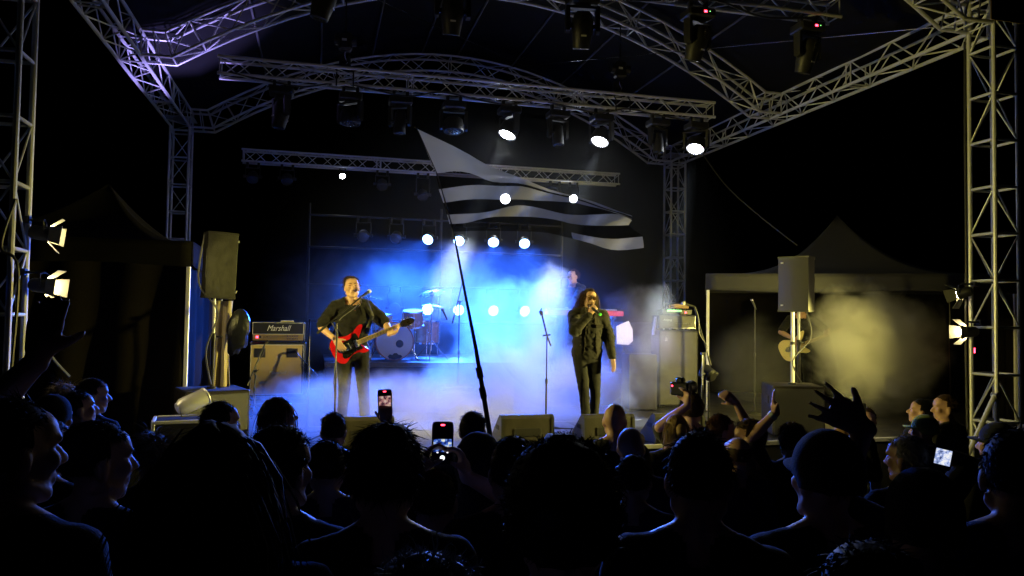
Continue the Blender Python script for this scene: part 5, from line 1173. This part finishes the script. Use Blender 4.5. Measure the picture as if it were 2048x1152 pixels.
CROWD = [
('dark long-haired head near the camera, left of centre', -0.195, 1.608, 1.865, 0, 'long', 'black', 'black', 0),
('dark curly-haired person in front of the gold cabinet, face turned right', -0.104, 2.364, 1.795, 40, 'curly', 'black', 'black', 0),
('tousled spiky-haired silhouette below the raised phone', 0.176, 1.98, 1.836, 0, 'spiky', 'black', 'black', 0),
('fuzzy grey-haired head rising at the bottom edge, rim lit blue', 0.152, 1.058, 1.741, -15, 'grey', 'grey', 'navy', 0),
('huge dark round head of hair near the camera, right of the flagpole', 0.448, 1.34, 1.861, 0, 'afro', 'black', 'black', 0),
('smooth dark hooded head just left of the flagpole foot', 0.61, 2.857, 1.707, 0, 'hood', 'black', 'black', 0),
('bald man in a black shirt in front of the singer', 1.885, 4.6, 1.679, 10, 'bald', 'none', 'black', 1),
('red-lit bald head below the bald man in black', 1.624, 3.738, 1.611, 25, 'bald', 'none', 'navy', 1),
('small dark head of hair below the red-lit bald head', 1.315, 2.991, 1.572, 0, 'short', 'black', 'navy', 0),
('wide dark head between the red-lit bald head and the photographer', 0.963, 1.779, 1.799, 0, 'short', 'black', 'black', 0),
('photographer with curly brown hair raising a camera', 2.656, 5.021, 1.729, -10, 'curly', 'brown', 'olive', 1),
('fair-haired woman with tied hair left below the photographer', 2.321, 4.595, 1.598, -20, 'tied', 'blond', 'black', 0),
('reddish dark-haired person right below the photographer', 2.549, 4.432, 1.607, 60, 'short', 'auburn', 'black', 0),
('man with wavy brown hair facing left, red-lit cheek', 2.574, 4.115, 1.613, -85, 'curly', 'brown', 'grey', 1),
('small balding head below the wavy-haired man', 2.34, 3.868, 1.526, -40, 'balding', 'brown', 'navy', 0),
('dark-haired person raising a hand with a bracelet', 2.824, 4.051, 1.595, -15, 'spiky', 'brown', 'black', 2),
('dark round-headed person in a cap with a blue-lit cheek at right', 1.384, 1.826, 1.793, -35, 'cap', 'black', 'black', 0),
('dark person at the right edge raising a splayed hand', 1.804, 1.614, 1.802, -10, 'short', 'black', 'navy', 3),
('smooth dome-like head with a blue rim in front of the right tower', 1.452, 1.553, 1.725, -10, 'cap_back', 'navy', 'navy', 0),
('blue-rimmed head rising at the bottom edge at right', 0.757, 0.903, 1.739, 0, 'short', 'navy', 'navy', 0),
('man in a dark cap with a warm-lit face beside the right tower', 3.693, 3.413, 1.625, -70, 'cap', 'navy', 'black', 0),
('man in a pale green cap below the right tower brace', 4.392, 4.685, 1.554, -75, 'cap', 'green', 'black', 1),
('man in a black printed shirt at the foot of the right tower', 5.193, 5.303, 1.66, -110, 'short', 'brown', 'black', 1),
('dark-haired man looking down left of the printed shirt', 5.299, 5.692, 1.594, -95, 'short', 'black', 'black', 0),
('person facing us in the yellow smoke holding up a phone', 4.598, 5.564, 1.537, 180, 'short', 'brown', 'grey', 2),
('man holding a hand to his head right of the splayed hand', 2.675, 2.95, 1.624, -60, 'short', 'grey', 'black', 2),
('man in profile at far left lit orange, short hair', -1.539, 5.889, 1.819, 80, 'short', 'brown', 'black', 1),
('fair tousled-haired person at far left beside the man in profile', -1.817, 6.272, 1.798, 40, 'tousled', 'blond', 'black', 0),
('dark-haired person bending forward at far left below the fair hair', -1.509, 5.47, 1.752, 75, 'short', 'black', 'black', 0),
('person in a dark knit cap at far left', -1.428, 4.724, 1.767, 50, 'cap_back', 'black', 'black', 0),
('large profile at the left edge raising an arm, ear lit blue', -0.713, 2.051, 1.891, 65, 'short', 'black', 'black', 3),
('person with glasses looking right near the left edge', -1.016, 3.273, 1.753, 50, 'short', 'brown', 'black', 0),
('dark-headed person with a blue-lit face edge looking right at left', -0.654, 2.557, 1.792, 70, 'short', 'black', 'black', 1),
('fair hair lit from above behind the dark heads at left', -0.72, 3.822, 1.645, 10, 'tousled', 'blond', 'black', 0),
('man with close-cropped dark hair in front of the left subwoofer, facing right', -0.509, 4.385, 1.734, 60, 'short', 'black', 'black', 1),
('person with fringed auburn hair looking down right, below the gold cabinet', -0.228, 4.831, 1.725, 70, 'bob', 'auburn', 'navy', 1),
('short-haired head in front of the left floor monitor', 0.106, 4.749, 1.633, 5, 'short', 'brown', 'black', 0),
('short-haired person holding the flagpole', 0.899, 4.389, 1.656, 10, 'short', 'black', 'olive', 2),
('dark head behind the tousled silhouette at left', 0.048, 3.211, 1.64, 0, 'short', 'black', 'navy', 0),
('person holding up a phone with both hands below the flag', 0.406, 2.603, 1.599, 5, 'short', 'black', 'navy', 2),
('dark head squeezed behind the huge round head at its left', 0.639, 2.434, 1.725, 0, 'short', 'black', 'black', 0),
('person with silver headphones in front of the right subwoofer', 3.798, 4.834, 1.657, -10, 'headphones', 'black', 'black', 0),
('dark head behind the tousled silhouette lifting a phone above it', 0.398, 3.949, 1.625, 0, 'short', 'black', 'black', 2),
]
def reach(loc, rz, H, world, s, pole=None, d=None, n=None, pose='relax'):
    k = H/1.8; Mi = (Matrix.Translation(loc) @ Matrix.Rotation(rz, 4, 'Z') @ Matrix.Diagonal((k, k, k, 1))).inverted()
    W_ = Mi @ V(world); M3 = Mi.to_3x3()
    dd = (M3 @ V(d)).normalized() if d else V((0, -.2, 1)); nn = (M3 @ V(n)).normalized() if n else V((0, -1, 0))
    return dict(W=W_, pole=pole or (s*.8, .2, -1), d=dd, n=nn, pose=pose)
for i, (lab, x, y, H, face, hs, hcol, top, ex) in enumerate(CROWD):
    tl = {'afro': 1.672+.03+.094*1.38+.015, 'curly': 1.672+.03+.094*1.17+.015, 'spiky': 1.672+.03+.094*1.2+.018, 'grey': 1.672+.03+.094*1.12+.025, 'tousled': 1.84, 'cap': 1.82, 'cap_back': 1.82, 'hood': 1.825, 'long': 1.81}.get(hs, 1.803); H = H*1.8/tl
    z = ground_z(x, y); loc = V((x, y, z)); rz = dir_face(x, y, face*.55); hd = face*.45
    # head crown must sit under (x, y): the head is 15 mm ahead of the hips, negligible
    arms = None; vox = (.011, .011, .009, .008)[ex]
    if lab.startswith('photographer'):
        arms = {1: reach(loc, rz, H, (2.50, 4.78, 1.40), 1, (.9, .1, -.6), (0, .1, 1), (-1, 0, 0), 'grip'), -1: reach(loc, rz, H, (2.84, 4.72, 1.42), -1, (-1, .1, -.25), (-.7, .1, .5), (0, 1, 0), 'grip')}
    elif 'hand to his head' in lab: arms = {-1: dict(W=V((-.13, -.06, 1.72)), pole=(-1, -.2, .3), d=(.75, .1, .55), n=(.5, .2, -1), pose='relax')}
    elif 'hand with a bracelet' in lab: arms = {1: reach(loc, rz, H, (2.668, 3.99, 1.452), 1, (.6, -.2, -1), (-.25, 0, 1), (.8, -.5, 0), 'relax')}
    elif 'raising a splayed' in lab: arms = {1: reach(loc, rz, H, (1.535, 1.86, 1.695), 1, (.5, .1, -1), (-.75, .25, .45), (.1, 1, .2), 'spread')}
    elif 'large profile' in lab: arms = {1: reach(loc, rz, H, (-.70, 2.2, 1.87), 1, (.6, .2, -1), (.1, .1, 1), (0, 1, 0), 'relax')}
    elif 'holding up a phone with both' in lab:
        arms = {1: reach(loc, rz, H, (.375, 2.71, 1.43), 1, (.9, .1, -.7), (.2, .1, 1), (1, 0, 0), 'grip'), -1: reach(loc, rz, H, (.53, 2.70, 1.42), -1, (-.9, .1, -.7), (-.2, .1, 1), (-1, 0, 0), 'grip')}
    elif 'in the yellow smoke' in lab: arms = {-1: reach(loc, rz, H, (4.40, 5.44, 1.15), -1, (-.6, .2, -1), (.1, 0, 1), (0, 1, 0), 'grip')}
    elif 'flagpole' in lab and 'holding' in lab: arms = {-1: reach(loc, rz, H, (.985, 4.20, 1.19), -1, (-.6, 0, -1), (0, .5, .6), (-1, 0, 0), 'grip'), 1: reach(loc, rz, H, (.975, 4.22, 1.02), 1, (.6, 0, -1), (.2, .5, .5), (1, 0, 0), 'grip')}
    elif 'lifting a phone' in lab: arms = {-1: reach(loc, rz, H, (.365, 4.05, 1.42), -1, (-.6, 0, -1), (-.1, 0, 1), (0, 1, 0), 'grip')}
    t, Hm, J, SH = person(lab, loc, rz, H, headr=(-hd, -9 if 'looking down' in lab or 'bending' in lab else 0, 0), arms=arms, top=top, sleeve='long' if (i % 3 == 0 or math.hypot(x, y) < 2.7) and ex < 2 else 'short', hr=(hs, hcol), skin='tan' if i % 4 == 1 else 'fair', voxel=vox, seed=i+20)
    if 'glasses' in lab:
        b = MB(); b.tube([Hm @ V(p) for p in ((-.08, .0, .014), (-.058, -.095, .018), (0, -.108, .016), (.058, -.095, .018), (.08, 0, .014))], .003, 6); b.build('glasses', DARKM, t)
    if lab.startswith('man in a black printed'):
        me = text_mesh('STJ', .09, .002); me.materials.append(WHITEP); obj('print', me, t, Matrix.Translation((-.02, -.148, 1.36)) @ Matrix.Rotation(R(90), 4, 'X'))
        b = MB(); pts = [V((.14, -.13, 1.5)), V((.03, -.16, 1.3)), V((-.14, -.15, 1.12))]
        for q in range(2):
            s_ = V((.03, 0, .02)); b.add([pts[q]-s_, pts[q]+s_, pts[q+1]+s_, pts[q+1]-s_], [(0, 1, 2, 3)])
        o = b.build('shoulder_strap', mat('yellow_strap', (.35, .33, .12), .7, 0, .1, 20), t); md = o.modifiers.new('s', 'SOLIDIFY'); md.thickness = .005
    if 'bracelet' in lab:
        E_, W_, a_ = J[1]; dn = (W_-E_).normalized(); b = MB(); b.cyl(W_-dn*.05, W_-dn*.02, .036, .033, n=16); b.build('bracelet', mat('pale_band', (.5, .6, .6), .5, 0, .1, 20), t)
TMPS = bpy.data.scenes.get('workbench'); bpy.data.scenes.remove(TMPS)
phone('phone lifted high above the tousled silhouette, screen showing the stage', (.354, 4.06, 1.524), kind='warm', shown=(0, .8), tilt=3)
phone('phone held in both hands below the flag, lower half of its screen bright', (.451, 2.744, 1.53), .078, .16, 'blue', shown=(.3, .62))
phone('phone with a glaring blue-white screen at right', (2.754, 2.829, 1.414), kind='white', shown=(.1, .6), tilt=-10)
phone('phone held up by the person facing us in the yellow smoke', (4.42, 5.40, 1.24), kind='blue', flip=True)
# camera of the photographer
t = thing('camera', 'black camera with a long lens raised by the photographer', 'camera', (2.52, 4.93, 1.50), dir_face(2.5, 4.9, 25))
b = MB(); b.box((0, 0, 0), (.14, .06, .095), ch=.012); b.box((0, .0, .062), (.06, .055, .04), ch=.012); b.box((-.055, -.03, -.005), (.035, .03, .08), ch=.01); b.build('camera_body', BLACKP, t)
b = MB(); b.lathe([(.04, 0), (.042, -.05), (.038, -.06), (.045, -.12), (.05, -.16), (.044, -.16), (.03, -.14), (.001, -.138)], 20, Matrix.Translation((0, -.03, 0)) @ Matrix.Rotation(R(-90), 4, 'X')); b.build('lens', BLACKP, t)
b = MB(); b.sph((.05, .03, .02), (.006, .003, .006), 8, 6); b.build('status_lamp', LED_RED, t)
# ------------------------------------------------------------------ flag
FLAG = [[(0.594,4.847,3.207),(0.653,4.851,3.187),(0.714,4.876,3.171),(0.774,4.891,3.15),(0.829,4.878,3.121),(0.879,4.843,3.086),(0.929,4.802,3.051),(0.976,4.757,3.015),(1.023,4.707,2.98),(1.062,4.622,2.941),(1.098,4.531,2.903),(1.143,4.481,2.874),(1.208,4.507,2.86),(1.292,4.6,2.859),(1.384,4.707,2.86),(1.466,4.773,2.855),(1.531,4.772,2.84),(1.581,4.725,2.818),(1.627,4.671,2.795),(1.678,4.636,2.774),(1.732,4.607,2.753),(1.775,4.556,2.728),(1.802,4.465,2.697),(1.82,4.358,2.663),(1.849,4.284,2.635)],[(0.711,4.782,2.915),(0.77,4.81,2.928),(0.829,4.832,2.94),(0.884,4.83,2.942),(0.933,4.807,2.931),(0.979,4.776,2.91),(1.023,4.736,2.885),(1.064,4.683,2.863),(1.1,4.606,2.846),(1.133,4.519,2.831),(1.177,4.48,2.823),(1.24,4.516,2.823),(1.32,4.61,2.829),(1.404,4.708,2.834),(1.476,4.756,2.831),(1.527,4.737,2.817),(1.565,4.677,2.796),(1.601,4.619,2.775),(1.644,4.582,2.756),(1.689,4.553,2.737),(1.725,4.501,2.715),(1.746,4.416,2.687),(1.763,4.324,2.658),(1.795,4.274,2.636),(1.859,4.3,2.625)],[(0.725,4.736,2.805),(0.784,4.773,2.82),(0.839,4.788,2.832),(0.892,4.781,2.841),(0.942,4.763,2.846),(0.99,4.732,2.846),(1.031,4.673,2.837),(1.069,4.605,2.824),(1.105,4.533,2.812),(1.151,4.508,2.81),(1.216,4.555,2.819),(1.295,4.65,2.83),(1.374,4.736,2.836),(1.437,4.763,2.83),(1.481,4.723,2.813),(1.512,4.648,2.789),(1.544,4.58,2.768),(1.583,4.537,2.749),(1.624,4.501,2.732),(1.656,4.444,2.71),(1.676,4.359,2.684),(1.696,4.278,2.658),(1.735,4.249,2.64),(1.808,4.301,2.633),(1.909,4.414,2.635)],[(0.745,4.689,2.709),(0.801,4.724,2.724),(0.855,4.738,2.737),(0.906,4.738,2.746),(0.955,4.723,2.751),(0.998,4.68,2.747),(1.033,4.607,2.735),(1.073,4.558,2.727),(1.122,4.548,2.728),(1.189,4.61,2.743),(1.268,4.706,2.761),(1.342,4.78,2.774),(1.399,4.786,2.773),(1.436,4.724,2.763),(1.462,4.632,2.748),(1.49,4.553,2.735),(1.526,4.5,2.726),(1.562,4.454,2.714),(1.59,4.387,2.696),(1.609,4.3,2.674),(1.631,4.227,2.653),(1.676,4.215,2.64),(1.754,4.287,2.638),(1.858,4.415,2.643),(1.965,4.544,2.647)],[(0.761,4.641,2.628),(0.817,4.676,2.638),(0.872,4.694,2.646),(0.924,4.697,2.652),(0.971,4.675,2.655),(1.011,4.627,2.657),(1.05,4.578,2.662),(1.104,4.594,2.679),(1.171,4.666,2.705),(1.249,4.766,2.731),(1.319,4.829,2.743),(1.37,4.816,2.737),(1.401,4.735,2.716),(1.421,4.63,2.689),(1.445,4.541,2.664),(1.476,4.478,2.647),(1.507,4.419,2.636),(1.531,4.34,2.627),(1.549,4.246,2.617),(1.573,4.176,2.611),(1.624,4.177,2.615),(1.708,4.261,2.631),(1.815,4.397,2.651),(1.918,4.527,2.66),(1.998,4.604,2.649)],[(0.773,4.594,2.566),(0.827,4.631,2.575),(0.879,4.655,2.584),(0.926,4.656,2.595),(0.969,4.635,2.607),(1.011,4.616,2.617),(1.064,4.638,2.629),(1.135,4.727,2.646),(1.212,4.832,2.664),(1.278,4.888,2.675),(1.323,4.86,2.672),(1.349,4.764,2.658),(1.366,4.647,2.64),(1.387,4.549,2.624),(1.414,4.476,2.609),(1.439,4.403,2.592),(1.456,4.311,2.571),(1.468,4.211,2.552),(1.491,4.143,2.539),(1.541,4.153,2.54),(1.624,4.245,2.553),(1.727,4.383,2.573),(1.826,4.505,2.593),(1.906,4.572,2.606),(1.965,4.585,2.612)],[(0.781,4.547,2.536),(0.838,4.587,2.545),(0.893,4.611,2.553),(0.946,4.617,2.558),(0.999,4.625,2.563),(1.06,4.668,2.573),(1.136,4.763,2.588),(1.217,4.872,2.603),(1.287,4.928,2.611),(1.333,4.889,2.607),(1.36,4.783,2.595),(1.379,4.66,2.58),(1.401,4.557,2.565),(1.427,4.474,2.55),(1.451,4.389,2.533),(1.466,4.282,2.512),(1.477,4.172,2.49),(1.5,4.104,2.474),(1.553,4.116,2.468),(1.639,4.209,2.473),(1.741,4.338,2.487),(1.838,4.446,2.503),(1.914,4.497,2.516),(1.972,4.501,2.524),(2.026,4.498,2.53)],[(0.783,4.501,2.51),(0.84,4.545,2.518),(0.897,4.577,2.525),(0.954,4.611,2.532),(1.02,4.675,2.543),(1.097,4.78,2.558),(1.18,4.902,2.575),(1.249,4.958,2.582),(1.297,4.922,2.579),(1.323,4.814,2.566),(1.344,4.692,2.552),(1.368,4.589,2.539),(1.394,4.502,2.526),(1.415,4.406,2.508),(1.426,4.288,2.484),(1.435,4.17,2.461),(1.458,4.1,2.442),(1.509,4.111,2.432),(1.59,4.199,2.43),(1.684,4.315,2.429),(1.769,4.402,2.429),(1.835,4.433,2.429),(1.885,4.425,2.432),(1.937,4.42,2.439),(2.002,4.443,2.45)]]
POLE = [(1.001, 4.201, 1.068), (0.961, 4.241, 1.374), (0.902, 4.343, 1.799), (0.839, 4.477, 2.215), (0.798, 4.589, 2.52), (0.709, 4.701, 2.887), (0.589, 4.863, 3.224)]

fl = thing('striped_flag', 'black and white striped flag waving over the stage', 'flag', FLAG[0][0])
ncol = len(FLAG[0]); fw_ = mat('white_flag_cloth', (.75, .75, .78), .8, 0, .06, 6, .1, 40, trans=.75); fb_ = mat('black_flag_cloth', (.012, .012, .014), .85, 0, .2, 6, .1, 40, spec=.1, trans=.3)
for m_, f_ in ((fw_, .26), (fb_, .22)):          # open weave: a little light passes straight through
    nt = m_.node_tree; out = nt.nodes['Material Output']; src = out.inputs['Surface'].links[0].from_socket; tp = nt.nodes.new('ShaderNodeBsdfTransparent'); ms = nt.nodes.new('ShaderNodeMixShader'); ms.inputs[0].default_value = f_
    nt.links.new(src, ms.inputs[1]); nt.links.new(tp.outputs[0], ms.inputs[2]); nt.links.new(ms.outputs[0], out.inputs['Surface'])
o0 = V(FLAG[0][0]); SUBR = 5
def band(nm, bi, c0, c1):
    b = MB(); A_, B_ = FLAG[bi], FLAG[bi+1]; n = c1-c0+1
    for r in range(SUBR+1):
        for c in range(c0, c1+1): b.v.append(tuple(V(A_[c]).lerp(V(B_[c]), r/SUBR)-o0+V((0, .012*math.sin(c*.9+r*.5+bi), 0))))
    b.f = [(r*n+c, r*n+c+1, (r+1)*n+c+1, (r+1)*n+c) for r in range(SUBR) for c in range(n-1)]; b.mi = [0]*len(b.f)
    b.build(nm, fw_ if 'white' in nm else fb_, fl, ang=180)
for bi, nm in enumerate(('white_field', 'black_stripe', 'white_stripe', 'black_stripe', 'white_stripe', 'black_stripe')): band(nm, bi, 0, ncol-1)
band('black_stripe', 6, 0, 15); band('white_stripe', 6, 15, ncol-1)
t = thing('flagpole', 'thin dark flagpole rising from the crowd at centre', 'flagpole', POLE[0])
b = MB(); b.tube([V(p)-V(POLE[0]) for p in POLE], [.016, .015, .012, .008, .0055, .0035, .003], 10); b.build('shaft', BLACKP, t)
b = MB(); b.sph(V(POLE[-1])-V(POLE[0]), .012, 8, 6); b.build('tip', BLACKP, t)
for q in (.35, .62): p = V(POLE[1]).lerp(V(POLE[2]), q)-V(POLE[0]); b = MB(); b.cyl(p, p+V((-.01, .02, .06)), .019, n=10); b.build('joint', DARKM, t)
